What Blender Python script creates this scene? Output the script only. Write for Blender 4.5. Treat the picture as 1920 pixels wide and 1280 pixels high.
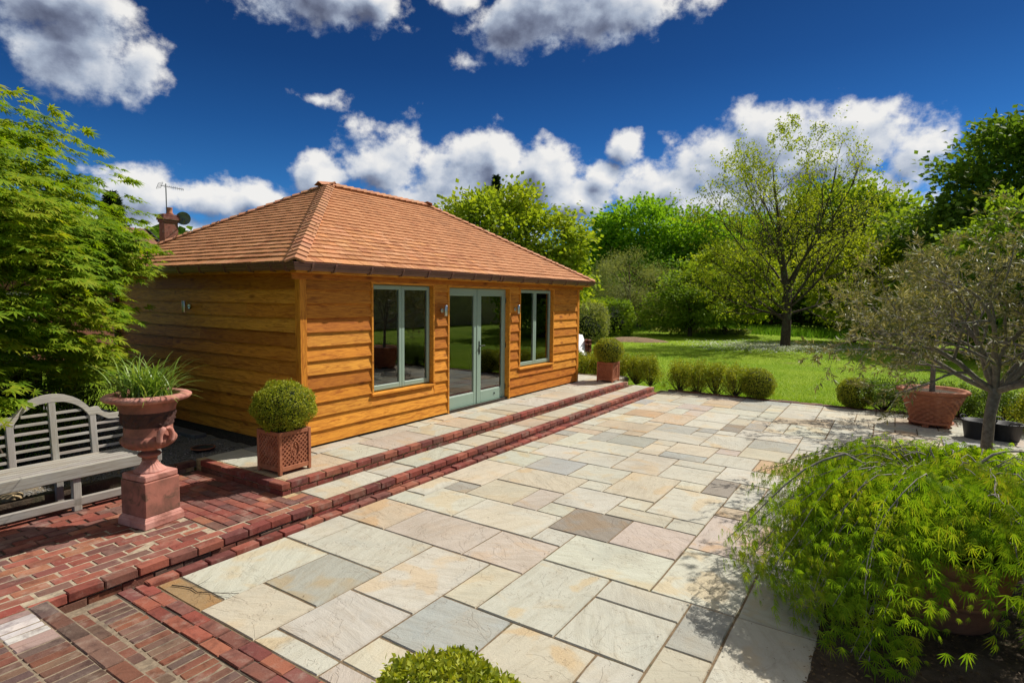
import bpy, math, random
import numpy as np
from mathutils import Vector, Matrix

for _o in list(bpy.data.objects):
    bpy.data.objects.remove(_o)
SC = bpy.context.scene
COL = SC.collection
rnd = random.Random(7)
RG = np.random.default_rng(11)
PI = math.pi

# ------------------------------------------------------------------ camera
CAM_H = 2.2
cam = bpy.data.cameras.new('camera')
cam.sensor_width = 36.0
cam.lens = 1087.06 / 1920 * 36.0
cam.clip_start = 0.05
cam.clip_end = 2000
camo = bpy.data.objects.new('camera', cam)
COL.objects.link(camo)
pitch, roll, yaw = math.radians(4.278), math.radians(0.667), math.radians(33.251)
fw = Vector((math.cos(yaw) * math.cos(pitch), math.sin(yaw) * math.cos(pitch), -math.sin(pitch)))
rt0 = Vector((math.sin(yaw), -math.cos(yaw), 0))
up0 = rt0.cross(fw)
rt = rt0 * math.cos(roll) + up0 * math.sin(roll)
up = up0 * math.cos(roll) - rt0 * math.sin(roll)
Mx = Matrix((rt, up, -fw)).transposed().to_4x4()
Mx.translation = Vector((0, 0, CAM_H))
camo.matrix_world = Mx
SC.camera = camo

# ------------------------------------------------------------------ sky and sun
SUN = Vector((0.80, -0.41, 1.0)).normalized()
SUN_EL = math.asin(SUN.z)
SUN_AZ = math.atan2(SUN.y, SUN.x)
SC.view_settings.view_transform = 'Standard'
SC.view_settings.look = 'None'
SC.view_settings.gamma = 1.0
SC.view_settings.exposure = EXPOSURE = 0.30
SC.view_settings.use_curve_mapping = False
SC.render.engine = 'CYCLES'
SC.cycles.max_bounces = 10
SC.cycles.diffuse_bounces = 7
SC.cycles.transparent_max_bounces = 12
SC.cycles.caustics_reflective = False
SC.cycles.caustics_refractive = False
SC.cycles.use_denoising = True

sun = bpy.data.lights.new('sun', 'SUN')
sun.energy = 4.8
sun.angle = math.radians(0.5)
sun.color = (1.0, 0.95, 0.86)
suno = bpy.data.objects.new('sun', sun)
COL.objects.link(suno)
suno.rotation_euler = SUN.to_track_quat('Z', 'Y').to_euler()
suno.location = (20, -10, 30)


class NB:
    """tiny node-building helper"""
    def __init__(s, tree):
        s.t = tree
        s.n = tree.nodes
        s.l = tree.links

    def node(s, typ, **kw):
        nd = s.n.new(typ)
        for k, v in kw.items():
            setattr(nd, k, v)
        return nd

    def put(s, sock, v):
        if hasattr(v, 'is_output') or isinstance(v, bpy.types.NodeSocket):
            s.l.new(v, sock)
        elif isinstance(v, (tuple, list)) and len(v) == 3 and len(getattr(sock, 'default_value', ())) == 4:
            sock.default_value = (*v, 1)
        else:
            sock.default_value = v

    def m(s, op, a, b=0.0, c=None, clamp=False):
        nd = s.node('ShaderNodeMath', operation=op, use_clamp=clamp)
        s.put(nd.inputs[0], a)
        s.put(nd.inputs[1], b)
        if c is not None:
            s.put(nd.inputs[2], c)
        return nd.outputs[0]

    def mix(s, f, a, b, mode='MIX'):
        nd = s.node('ShaderNodeMix', data_type='RGBA', blend_type=mode)
        nd.clamp_factor = True
        s.put(nd.inputs[0], f)
        s.put(nd.inputs[6], a)
        s.put(nd.inputs[7], b)
        return nd.outputs[2]

    def noise(s, vec, scale, detail=4.0, rough=0.55, dist=0.0, lac=2.0):
        nd = s.node('ShaderNodeTexNoise')
        if vec is not None:
            s.l.new(vec, nd.inputs['Vector'])
        nd.inputs['Scale'].default_value = scale
        nd.inputs['Detail'].default_value = detail
        nd.inputs['Roughness'].default_value = rough
        nd.inputs['Distortion'].default_value = dist
        nd.inputs['Lacunarity'].default_value = lac
        return nd.outputs['Fac']

    def ramp(s, f, stops, interp='LINEAR'):
        nd = s.node('ShaderNodeValToRGB')
        cr = nd.color_ramp
        cr.interpolation = interp
        while len(cr.elements) < len(stops):
            cr.elements.new(0.5)
        for e, (p, c) in zip(cr.elements, stops):
            e.position = p
            e.color = (*c, 1) if len(c) == 3 else c
        s.put(nd.inputs[0], f)
        return nd.outputs[0]

    def sstep(s, f, a, b):
        nd = s.node('ShaderNodeMapRange', interpolation_type='SMOOTHSTEP')
        s.put(nd.inputs[0], f)
        nd.inputs[1].default_value = a
        nd.inputs[2].default_value = b
        return nd.outputs[0]

    def comb(s, x, y, z):
        nd = s.node('ShaderNodeCombineXYZ')
        s.put(nd.inputs[0], x)
        s.put(nd.inputs[1], y)
        s.put(nd.inputs[2], z)
        return nd.outputs[0]

    def mapping(s, vec, scale=(1, 1, 1), loc=None, rot=None):
        nd = s.node('ShaderNodeMapping')
        s.l.new(vec, nd.inputs[0])
        nd.inputs['Scale'].default_value = scale
        if loc is not None:
            s.put(nd.inputs['Location'], loc)
        if rot is not None:
            s.put(nd.inputs['Rotation'], rot)
        return nd.outputs[0]


# clouds by bearing: azimuth, elevation, half width, half height (radians)
CLOUDS = [(1.154,0.138,0.090,0.040),(1.052,0.138,0.101,0.036),(0.985,0.149,0.046,0.030),(0.898,0.182,0.047,0.036),(0.788,0.212,0.073,0.060),(0.692,0.198,0.098,0.053),(0.611,0.222,0.060,0.064),(0.525,0.210,0.072,0.056),(0.475,0.160,0.050,0.045),(0.396,0.248,0.030,0.028),(0.432,0.205,0.034,0.022),(0.327,0.187,0.076,0.037),(0.245,0.216,0.088,0.056),(0.169,0.241,0.075,0.050),(0.109,0.213,0.071,0.045),(0.034,0.230,0.062,0.056),(-0.012,0.195,0.053,0.046),(1.215,0.322,0.088,0.060),(1.135,0.318,0.040,0.038),(0.926,0.437,0.150,0.044),(0.812,0.446,0.059,0.030),(0.481,0.446,0.165,0.050),(0.587,0.432,0.071,0.038),(0.377,0.440,0.095,0.038),(0.675,0.458,0.053,0.022),(0.664,0.371,0.034,0.020),(0.908,0.302,0.040,0.014),
          (0.69,0.145,0.20,0.060),(1.10,0.085,0.20,0.05),(0.20,0.160,0.17,0.045),(0.02,0.150,0.085,0.055),(1.24,0.36,0.10,0.05),
          (-0.6,0.20,0.20,0.07),(-1.2,0.16,0.25,0.06),(-2.2,0.20,0.25,0.07),(1.75,0.18,0.20,0.06),(2.5,0.17,0.28,0.06),(-0.9,0.50,0.20,0.07)]


def build_world():
    w = bpy.data.worlds.new('World')
    SC.world = w
    w.use_nodes = True
    nt = w.node_tree
    nt.nodes.clear()
    # coarse cloud body as a node group of (bearing, elevation)
    g = bpy.data.node_groups.new('cloud_body', 'ShaderNodeTree')
    g.interface.new_socket('U', in_out='INPUT', socket_type='NodeSocketFloat')
    g.interface.new_socket('V', in_out='INPUT', socket_type='NodeSocketFloat')
    g.interface.new_socket('D', in_out='OUTPUT', socket_type='NodeSocketFloat')
    b = NB(g)
    gi = b.node('NodeGroupInput')
    go = b.node('NodeGroupOutput')
    U, V = gi.outputs[0], gi.outputs[1]
    P2 = b.comb(U, V, 0.0)
    acc = None
    for (u, v, a, e) in CLOUDS:
        nd = b.node('ShaderNodeVectorMath', operation='MULTIPLY_ADD')
        b.l.new(P2, nd.inputs[0])
        nd.inputs[1].default_value = (1 / (a * 1.15), 1 / (e * 1.15), 0)
        nd.inputs[2].default_value = (-u / (a * 1.15), -v / (e * 1.15), 0)
        ln = b.node('ShaderNodeVectorMath', operation='LENGTH')
        b.l.new(nd.outputs[0], ln.inputs[0])
        d = ln.outputs['Value'] if e > 0.021 else b.m('MULTIPLY_ADD', ln.outputs['Value'], 0.55, 0.62)
        acc = d if acc is None else b.m('MINIMUM', acc, d)
    acc = b.m('SUBTRACT', 1.0, acc)
    vec = b.comb(U, b.m('MULTIPLY', V, 1.25), 0.7)
    n1 = b.noise(vec, 11.0, 2.4, 0.58, 0.0)
    b.l.new(b.m('MULTIPLY_ADD', b.m('SUBTRACT', n1, 0.5), 2.2, acc), go.inputs[0])

    b = NB(nt)
    tc = b.node('ShaderNodeTexCoord')
    sep = b.node('ShaderNodeSeparateXYZ')
    b.l.new(tc.outputs['Generated'], sep.inputs[0])
    u = b.m('ARCTAN2', sep.outputs[1], sep.outputs[0])
    v = b.m('ARCSINE', sep.outputs[2])

    def body(du, dv):
        nd = b.node('ShaderNodeGroup')
        nd.node_tree = g
        b.put(nd.inputs[0], b.m('ADD', u, du))
        b.put(nd.inputs[1], b.m('ADD', v, dv))
        return nd.outputs[0]
    # unseen scattered cloud overhead and behind, added for more fill light
    iz = b.m('DIVIDE', 1.0, b.m('MAXIMUM', sep.outputs[2], 0.12))
    pl = b.comb(b.m('MULTIPLY', sep.outputs[0], iz), b.m('MULTIPLY', sep.outputs[1], iz), 1.9)
    over = b.m('MULTIPLY', b.m('SUBTRACT', b.noise(pl, 1.35, 3.0, 0.55), 0.44), 6.0)
    over = b.m('ADD', over, b.m('MULTIPLY', b.m('SUBTRACT', b.sstep(v, 0.44, 0.56), 1.0), 6.0))
    c0 = b.m('MAXIMUM', body(0, 0), over)
    c1 = body(-0.016, 0.026)        # a step towards the sun: lit flanks, shaded bases
    fine = b.m('SUBTRACT', b.noise(b.comb(u, b.m('MULTIPLY', v, 1.2), 4.2), 52.0, 4.5, 0.62), 0.5)
    d0 = b.m('MULTIPLY_ADD', fine, 0.85, c0)
    alpha = b.sstep(d0, -0.06, 0.50)
    thick = b.sstep(c0, 0.15, 1.0)
    hi = b.sstep(v, 0.24, 0.34)
    lit = b.m('MULTIPLY_ADD', b.m('SUBTRACT', c0, c1), 0.70, 0.60)
    lit = b.m('MULTIPLY_ADD', fine, 0.40, lit)
    lit = b.m('SUBTRACT', lit, b.m('MULTIPLY', thick, b.m('MULTIPLY_ADD', hi, 0.30, 0.24)))
    ccol = b.ramp(lit, [(0.0, (0.9, 1.05, 1.6)), (0.20, (1.7, 2.0, 2.8)), (0.40, (3.2, 3.7, 4.6)), (0.60, (5.2, 5.5, 6.0)), (0.85, (7.3, 7.2, 7.0))])
    sky = b.node('ShaderNodeTexSky', sky_type='NISHITA')
    sky.sun_disc = False
    sky.sun_elevation = SUN_EL
    sky.sun_rotation = math.atan2(SUN.x, SUN.y)
    sky.altitude = 800
    sky.air_density = 0.55
    sky.dust_density = 0.4
    sky.ozone_density = 3.0
    # polarised, deep spring-blue sky
    blue = b.mix(1.0, sky.outputs[0], SKY_TINT, 'MULTIPLY')
    # paler towards the horizon, deeper towards the zenith
    blue = b.mix(1.0, blue, b.ramp(v, [(0.0, (3.0, 2.6, 1.9)), (0.12, (2.6, 2.2, 1.7)), (0.26, (1.42, 1.42, 1.30)), (0.36, (1.0, 1.02, 1.02)), (0.47, (0.80, 0.82, 0.85)), (0.9, (0.62, 0.66, 0.72))]), 'MULTIPLY')
    col = b.mix(b.m('MULTIPLY', alpha, 0.97), blue, ccol)
    bg = b.node('ShaderNodeBackground')
    b.l.new(col, bg.inputs[0])
    bg.inputs[1].default_value = 0.10
    w.cycles.sampling_method = 'NONE'
    out = b.node('ShaderNodeOutputWorld')
    b.l.new(bg.outputs[0], out.inputs[0])


SKY_TINT = (0.090, 0.300, 0.545)
build_world()

# ------------------------------------------------------------------ materials
MATS = {}


def new_mat(name):
    m = bpy.data.materials.new(name)
    m.use_nodes = True
    m.node_tree.nodes.clear()
    b = NB(m.node_tree)
    out = b.node('ShaderNodeOutputMaterial')
    MATS[name] = m
    return m, b, out


def principled(b, out, col, rough=0.7, bump=None, bstr=0.3, bdist=0.01, metal=0.0, spec=0.5):
    p = b.node('ShaderNodeBsdfPrincipled')
    b.put(p.inputs['Base Color'], col)
    b.put(p.inputs['Roughness'], rough)
    b.put(p.inputs['Metallic'], metal)
    p.inputs['Specular IOR Level'].default_value = spec
    if bump is not None:
        bn = b.node('ShaderNodeBump')
        bn.inputs['Strength'].default_value = bstr
        bn.inputs['Distance'].default_value = bdist
        b.put(bn.inputs['Height'], bump)
        b.l.new(bn.outputs[0], p.inputs['Normal'])
    b.l.new(p.outputs[0], out.inputs[0])
    return p


def obj_coords(b, spread=37.0):
    """object coordinates moved by a random amount for each object"""
    tc = b.node('ShaderNodeTexCoord')
    oi = b.node('ShaderNodeObjectInfo')
    off = b.comb(b.m('MULTIPLY', oi.outputs['Random'], spread), b.m('MULTIPLY', oi.outputs['Random'], spread * 1.7), b.m('MULTIPLY', oi.outputs['Random'], spread * 0.6))
    ad = b.node('ShaderNodeVectorMath', operation='ADD')
    b.l.new(tc.outputs['Object'], ad.inputs[0])
    b.l.new(off, ad.inputs[1])
    return ad.outputs[0], oi


def geo_pos(b):
    return b.node('ShaderNodeNewGeometry').outputs['Position']


def make_materials():
    # riven sandstone, tone per slab
    m, b, out = new_mat('sandstone')
    v, oi = obj_coords(b)
    rot = b.comb(0, 0, b.m('MULTIPLY', oi.outputs['Random'], 50.0))
    vr = b.mapping(v, (1, 1, 1), rot=rot)
    vs = b.mapping(vr, (1.0, 6.0, 1.0))
    n1 = b.noise(vs, 2.2, 8, 0.7, 0.5)
    n2 = b.noise(vr, 2.4, 3, 0.5, 0.5)
    n3 = b.noise(v, 60, 5, 0.7)
    base = oi.outputs['Color']
    c = b.mix(b.sstep(n1, 0.42, 0.70), base, b.mix(1.0, base, (0.86, 0.84, 0.81), 'MULTIPLY'))
    c = b.mix(b.m('MULTIPLY', b.sstep(n2, 0.52, 0.62), b.m('MULTIPLY_ADD', oi.outputs['Random'], 0.75, 0.15)), c, b.mix(1.0, base, (1.03, 0.84, 0.62), 'MULTIPLY'))
    c = b.mix(b.m('MULTIPLY', b.sstep(n2, 0.46, 0.30), 0.45), c, b.mix(1.0, base, (0.84, 0.88, 0.92), 'MULTIPLY'))
    rim = b.noise(vr, 1.3, 6, 0.6, 2.2)
    vein = b.m('SUBTRACT', 1.0, b.m('MULTIPLY', b.m('ABSOLUTE', b.m('SUBTRACT', rim, 0.5)), 70.0), clamp=True)
    c = b.mix(b.m('MULTIPLY', vein, 0.13), c, (0.30, 0.20, 0.12))
    c = b.mix(b.m('MULTIPLY', b.sstep(n3, 0.52, 0.8), 0.35), c, (0.36, 0.32, 0.27))
    dirt = b.noise(geo_pos(b), 0.9, 5, 0.65)
    c = b.mix(b.m('MULTIPLY', b.sstep(dirt, 0.46, 0.72), 0.34), c, (0.24, 0.20, 0.15))
    h = b.m('ADD', b.m('MULTIPLY', n1, 0.7), b.m('MULTIPLY', n3, 0.25))
    step = b.sstep(rim, 0.495, 0.505)
    h = b.m('ADD', h, b.m('MULTIPLY', step, 0.18))
    ed = b.noise(v, 7.0, 6, 0.72, 0.6)
    c = b.mix(b.m('MULTIPLY', b.sstep(ed, 0.56, 0.74), 0.30), c, b.mix(1.0, base, (0.66, 0.55, 0.42), 'MULTIPLY'))
    h = b.m('ADD', h, b.m('MULTIPLY', ed, 0.6))
    principled(b, out, c, 0.80, h, 0.9, 0.014, spec=0.3)

    # brick, tone per brick
    m, b, out = new_mat('brick')
    v, oi = obj_coords(b)
    n1 = b.noise(v, 9, 5, 0.65, 0.4)
    n2 = b.noise(v, 75, 4, 0.7)
    n3 = b.noise(v, 4, 2, 0.5)
    base = oi.outputs['Color']
    c = b.mix(b.sstep(n1, 0.45, 0.75), base, b.mix(1.0, base, (0.50, 0.46, 0.48), 'MULTIPLY'))
    c = b.mix(b.m('MULTIPLY', b.sstep(n3, 0.52, 0.75), 0.4), c, b.mix(1.0, base, (1.35, 1.15, 1.0), 'MULTIPLY'))
    c = b.mix(b.m('MULTIPLY', b.sstep(n2, 0.58, 0.75), 0.3), c, (0.30, 0.24, 0.20))
    dust = b.noise(geo_pos(b), 6.0, 5, 0.7)
    c = b.mix(b.m('MULTIPLY', b.sstep(dust, 0.50, 0.75), 0.42), c, (0.38, 0.30, 0.24))
    principled(b, out, c, 0.86, b.m('ADD', n1, b.m('MULTIPLY', n2, 0.5)), 0.6, 0.008, spec=0.25)

    def noisy(name, c1, c2, scale=8.0, rough=0.85, bstr=0.5, bdist=0.01, detail=6, lo=0.35, hi=0.68, spec=0.3, metal=0.0, c3=None, s3=2.0):
        m, b, out = new_mat(name)
        v = geo_pos(b)
        n = b.noise(v, scale, detail, 0.65, 0.3)
        c = b.mix(b.sstep(n, lo, hi), c1, c2)
        if c3:
            c = b.mix(b.sstep(b.noise(v, s3, 4, 0.6, 0.5), 0.52, 0.68), c, c3)
        f = b.noise(v, scale * 6, 4, 0.7)
        principled(b, out, c, rough, b.m('ADD', n, b.m('MULTIPLY', f, 0.5)), bstr, bdist, spec=spec, metal=metal)
    noisy('joint_mortar', (0.20, 0.14, 0.08), (0.12, 0.085, 0.052), 25, 0.95, c3=(0.085, 0.08, 0.04), s3=6)
    noisy('lime_mortar', (0.50, 0.37, 0.20), (0.33, 0.24, 0.13), 30, 0.95)
    noisy('pale_mortar', (0.42, 0.34, 0.24), (0.27, 0.21, 0.15), 26, 0.95, c3=(0.20, 0.16, 0.12), s3=5)
    noisy('sand_joint', (0.27, 0.21, 0.145), (0.17, 0.13, 0.09), 26, 0.95, c3=(0.13, 0.10, 0.075), s3=5)
    noisy('dark_joint', (0.075, 0.055, 0.04), (0.04, 0.03, 0.022), 30, 0.95)
    noisy('soil', (0.055, 0.038, 0.024), (0.10, 0.072, 0.045), 12, 0.95, 0.9, 0.04, c3=(0.13, 0.10, 0.07))
    noisy('dry_soil', (0.24, 0.155, 0.085), (0.15, 0.10, 0.06), 5, 0.95, 0.9, 0.05)
    noisy('grit', (0.23, 0.22, 0.21), (0.10, 0.095, 0.09), 40, 0.9, 0.8, 0.02, c3=(0.27, 0.21, 0.13))
    noisy('terracotta', (0.40, 0.15, 0.075), (0.30, 0.105, 0.055), 9, 0.8, 0.35, 0.006, c3=(0.44, 0.20, 0.12), s3=3)
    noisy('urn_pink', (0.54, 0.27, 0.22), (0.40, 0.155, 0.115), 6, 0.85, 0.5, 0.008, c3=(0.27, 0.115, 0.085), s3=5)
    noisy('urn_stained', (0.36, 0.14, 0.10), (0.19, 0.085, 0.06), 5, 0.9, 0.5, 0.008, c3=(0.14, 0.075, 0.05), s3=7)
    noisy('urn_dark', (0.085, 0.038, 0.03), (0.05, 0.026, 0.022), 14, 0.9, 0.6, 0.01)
    noisy('black_plastic', (0.012, 0.013, 0.015), (0.022, 0.022, 0.024), 9, 0.5, 0.1, 0.004, spec=0.5)
    noisy('gutter_brown', (0.15, 0.062, 0.042), (0.12, 0.05, 0.034), 4, 0.45, 0.05, 0.003, spec=0.5)
    noisy('iron_black', (0.012, 0.012, 0.013), (0.02, 0.02, 0.02), 20, 0.5)
    noisy('steel', (0.62, 0.62, 0.60), (0.52, 0.52, 0.50), 10, 0.32, 0.05, 0.002, metal=1.0)
    noisy('plaster', (0.80, 0.73, 0.62), (0.74, 0.68, 0.57), 2, 0.9, 0.1, 0.003)
    noisy('floor_tile', (0.70, 0.65, 0.56), (0.62, 0.57, 0.49), 3, 0.6, 0.1, 0.003)
    noisy('stone_block', (0.50, 0.37, 0.21), (0.36, 0.27, 0.16), 14, 0.9, 0.7, 0.015)
    noisy('sheeting', (0.80, 0.80, 0.80), (0.70, 0.71, 0.72), 7, 0.5, 0.4, 0.02)
    noisy('old_sleeper', (0.12, 0.085, 0.055), (0.06, 0.045, 0.032), 10, 0.9, 0.8, 0.02, c3=(0.10, 0.11, 0.05))
    noisy('roof_tile', (0.24, 0.10, 0.06), (0.14, 0.07, 0.05), 3, 0.9, 0.4, 0.02, c3=(0.10, 0.08, 0.05))
    noisy('lead', (0.10, 0.10, 0.11), (0.16, 0.16, 0.17), 5, 0.6)
    noisy('stucco', (0.55, 0.48, 0.38), (0.45, 0.39, 0.31), 3, 0.9)
    noisy('sage_paint', (0.28, 0.38, 0.305), (0.26, 0.355, 0.285), 3, 0.42, 0.05, 0.002, spec=0.45)

    # lawn: mown turf with worn patches
    m, b, out = new_mat('turf')
    v = geo_pos(b)
    n1 = b.noise(v, 0.35, 5, 0.6, 0.4)
    n2 = b.noise(v, 14, 6, 0.75)
    n3 = b.noise(v, 90, 3, 0.7)
    c = b.mix(b.sstep(n1, 0.35, 0.7), (0.22, 0.36, 0.014), (0.33, 0.45, 0.028))
    c = b.mix(b.m('MULTIPLY', b.sstep(n2, 0.40, 0.75), 0.55), c, (0.11, 0.21, 0.012))
    wear = b.noise(v, 0.55, 5, 0.7, 0.8)
    c = b.mix(b.m('MULTIPLY', b.sstep(wear, 0.64, 0.76), 0.75), c, (0.27, 0.24, 0.085))
    principled(b, out, c, 0.9, b.m('ADD', n2, n3), 1.0, 0.05, spec=0.15)

    # wood with grain along the piece's own X axis
    def wood(name, dark, stretch=0.11, scale=30, knots=True, rough=0.62, grey=None):
        m, b, out = new_mat(name)
        v, oi = obj_coords(b)
        vs = b.mapping(v, (stretch, 1.0, 1.0))
        n1 = b.noise(vs, scale, 6, 0.62, 1.4)
        n2 = b.noise(b.mapping(v, (0.25, 1, 1)), 5, 4, 0.6, 0.8)
        base = oi.outputs['Color']
        dk = b.mix(1.0, base, dark, 'MULTIPLY')
        c = b.mix(b.sstep(n1, 0.38, 0.72), base, dk)
        c = b.mix(b.m('MULTIPLY', b.sstep(n2, 0.45, 0.75), 0.55), c, b.mix(1.0, base, (0.72, 0.62, 0.5), 'MULTIPLY'))
        if knots:
            vo = b.node('ShaderNodeTexVoronoi')
            b.l.new(b.mapping(v, (1.0, 2.0, 2.6)), vo.inputs['Vector'])
            vo.inputs['Scale'].default_value = 1.7
            k = b.sstep(vo.outputs['Distance'], 0.19, 0.03)
            c = b.mix(b.m('MULTIPLY', k, 0.8), c, b.mix(1.0, base, (0.30, 0.19, 0.12), 'MULTIPLY'))
        if grey:
            n4 = b.noise(v, 3, 5, 0.7)
            c = b.mix(b.m('MULTIPLY', b.sstep(n4, 0.45, 0.7), 0.6), c, grey)
        if name == 'cedar':
            ge = b.node('ShaderNodeNewGeometry')
            c = b.mix(1.0, c, b.ramp(ge.outputs['Random Per Island'], [(0, (0.80, 0.76, 0.74)), (0.25, (1.0, 0.97, 0.95)), (0.6, (1.06, 1.05, 1.05)), (0.8, (0.95, 0.86, 0.80)), (1.0, (1.14, 1.17, 1.2))]), 'MULTIPLY')
        principled(b, out, c, rough, n1, 0.35, 0.004, spec=0.3)
    wood('oak', (0.52, 0.38, 0.26))
    wood('cedar', (0.76, 0.68, 0.62), 1.0, 30, False, 0.8)
    wood('teak_grey', (0.66, 0.62, 0.58), 0.06, 40, False, 0.75, grey=(0.30, 0.29, 0.275))

    # window glass
    m, b, out = new_mat('glass')
    tr = b.node('ShaderNodeBsdfTransparent')
    tr.inputs[0].default_value = (0.93, 0.95, 0.94, 1)
    gl = b.node('ShaderNodeBsdfGlossy')
    gl.inputs['Roughness'].default_value = 0.0
    gl.inputs[0].default_value = (0.92, 0.95, 0.95, 1)
    fr = b.node('ShaderNodeFresnel')
    fr.inputs[0].default_value = 1.52
    k = b.m('ADD', b.m('MULTIPLY', fr.outputs[0], 2.2), 0.03, clamp=True)
    mx = b.node('ShaderNodeMixShader')
    b.l.new(k, mx.inputs[0])
    b.l.new(tr.outputs[0], mx.inputs[1])
    b.l.new(gl.outputs[0], mx.inputs[2])
    b.l.new(mx.outputs[0], out.inputs[0])

    # foliage: tone varies leaf by leaf, light passes through
    def leaf(name, cols, trans=0.35, rough=0.62, spec=0.15, tcol=(1.25, 1.2, 0.5), clump=1.2, var=0.5):
        m, b, out = new_mat(name)
        ge = b.node('ShaderNodeNewGeometry')
        n = b.noise(ge.outputs['Position'], clump, 3, 0.6)
        f = b.m('ADD', b.m('MULTIPLY', ge.outputs['Random Per Island'], var), b.m('MULTIPLY', b.sstep(n, 0.3, 0.7), 1.0 - var))
        k = len(cols) - 1
        c = b.ramp(f, [(i / k, cc) for i, cc in enumerate(cols)])
        p = b.node('ShaderNodeBsdfPrincipled')
        b.l.new(c, p.inputs['Base Color'])
        p.inputs['Roughness'].default_value = rough
        p.inputs['Specular IOR Level'].default_value = spec
        t = b.node('ShaderNodeBsdfTranslucent')
        b.l.new(b.mix(1.0, c, tcol, 'MULTIPLY'), t.inputs[0])
        mx = b.node('ShaderNodeMixShader')
        mx.inputs[0].default_value = trans
        b.l.new(p.outputs[0], mx.inputs[1])
        b.l.new(t.outputs[0], mx.inputs[2])
        b.l.new(mx.outputs[0], out.inputs[0])
    leaf('leaf_maple', [(0.075, 0.16, 0.009), (0.155, 0.27, 0.013), (0.265, 0.35, 0.018), (0.38, 0.36, 0.028)], 0.46, clump=1.6)
    leaf('leaf_cutmaple', [(0.10, 0.21, 0.010), (0.20, 0.35, 0.014), (0.32, 0.44, 0.02), (0.45, 0.43, 0.035)], 0.52, clump=4.0)
    leaf('leaf_box', [(0.09, 0.13, 0.010), (0.22, 0.27, 0.016), (0.36, 0.385, 0.027), (0.50, 0.47, 0.05)], 0.35, 0.55, 0.25, clump=9, var=0.65)
    leaf('leaf_box_dark', [(0.045, 0.09, 0.012), (0.0975, 0.165, 0.018), (0.195, 0.285, 0.024)], 0.35, 0.5, 0.3, clump=6)
    leaf('leaf_olive', [(0.075, 0.10, 0.032), (0.15, 0.17, 0.055), (0.26, 0.25, 0.09), (0.52, 0.53, 0.41)], 0.28, 0.5, 0.25, (1.2, 1.0, 0.4), clump=3, var=0.75)
    leaf('leaf_spring', [(0.18, 0.24, 0.015), (0.31, 0.38, 0.024), (0.48, 0.51, 0.04)], 0.48, clump=0.6)
    leaf('leaf_bright', [(0.12, 0.24, 0.014), (0.20, 0.38, 0.02), (0.30, 0.48, 0.025)], 0.45, clump=0.6)
    leaf('leaf_mid', [(0.11, 0.19, 0.016), (0.20, 0.31, 0.025), (0.31, 0.41, 0.034)], 0.45, clump=0.6)
    leaf('leaf_lime', [(0.17, 0.25, 0.018), (0.30, 0.39, 0.028), (0.43, 0.46, 0.045)], 0.45, clump=0.8)
    leaf('leaf_dark', [(0.055, 0.11, 0.014), (0.115, 0.20, 0.022), (0.20, 0.30, 0.03)], 0.40, clump=0.7)
    leaf('leaf_grey', [(0.17, 0.20, 0.07), (0.26, 0.29, 0.10), (0.36, 0.38, 0.15)], 0.4, clump=0.8)
    leaf('leaf_conifer', [(0.012, 0.03, 0.012), (0.03, 0.055, 0.02)], 0.1)
    leaf('leaf_russet', [(0.09, 0.055, 0.025), (0.16, 0.095, 0.04), (0.2, 0.13, 0.055)], 0.25)
    leaf('leaf_strap', [(0.10, 0.20, 0.02), (0.21, 0.33, 0.05), (0.38, 0.48, 0.11)], 0.35, 0.35, 0.6, clump=6)
    leaf('blade', [(0.13, 0.25, 0.0108), (0.24, 0.40, 0.019), (0.38, 0.49, 0.04)], 0.35, clump=0.8)
    leaf('blade_tall', [(0.07, 0.168, 0.014), (0.14, 0.294, 0.028), (0.238, 0.378, 0.056)], 0.35, clump=0.8)
    leaf('petal_white', [(0.2, 0.26, 0.14), (0.55, 0.58, 0.5), (0.75, 0.75, 0.72)], 0.3, clump=2.0)
    leaf('leaf_litter', [(0.06, 0.04, 0.022), (0.14, 0.09, 0.045), (0.24, 0.17, 0.09)], 0.1, clump=5)
    leaf('gravel_chip', [(0.1, 0.1, 0.1), (0.24, 0.235, 0.225), (0.42, 0.4, 0.37)], 0.0, 0.85, 0.2, clump=4, var=0.8)
    leaf('leaf_young', [(0.12, 0.22, 0.015), (0.2, 0.3, 0.03)], 0.35)
    noisy('bark', (0.105, 0.075, 0.05), (0.05, 0.036, 0.026), 16, 0.95, 1.0, 0.03, c3=(0.12, 0.115, 0.06))
    noisy('bark_grey', (0.23, 0.205, 0.16), (0.13, 0.11, 0.085), 26, 0.9, 0.9, 0.012)
    noisy('bark_pale', (0.30, 0.27, 0.24), (0.17, 0.14, 0.12), 30, 0.85, 0.6, 0.006)
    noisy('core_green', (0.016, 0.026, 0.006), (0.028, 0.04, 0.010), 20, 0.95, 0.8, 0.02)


make_materials()


# ------------------------------------------------------------------ geometry helpers
def mesh_np(name, V, F, smooth=False):
    """V (n,3), F (m,k) with one k, or a list of tuples"""
    me = bpy.data.meshes.new(name)
    if isinstance(F, np.ndarray):
        V = np.ascontiguousarray(V, dtype=np.float32)
        F = np.ascontiguousarray(F, dtype=np.int32)
        k = F.shape[1]
        me.vertices.add(len(V))
        me.vertices.foreach_set('co', V.ravel())
        me.loops.add(F.size)
        me.loops.foreach_set('vertex_index', F.ravel())
        me.polygons.add(len(F))
        me.polygons.foreach_set('loop_start', np.arange(0, F.size, k, dtype=np.int32))
        if smooth:
            me.polygons.foreach_set('use_smooth', np.ones(len(F), dtype=bool))
        me.update(calc_edges=True)
    else:
        me.from_pydata([tuple(map(float, v)) for v in V], [], F)
        if smooth:
            for p in me.polygons:
                p.use_smooth = True
        me.update()
    return me


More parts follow.
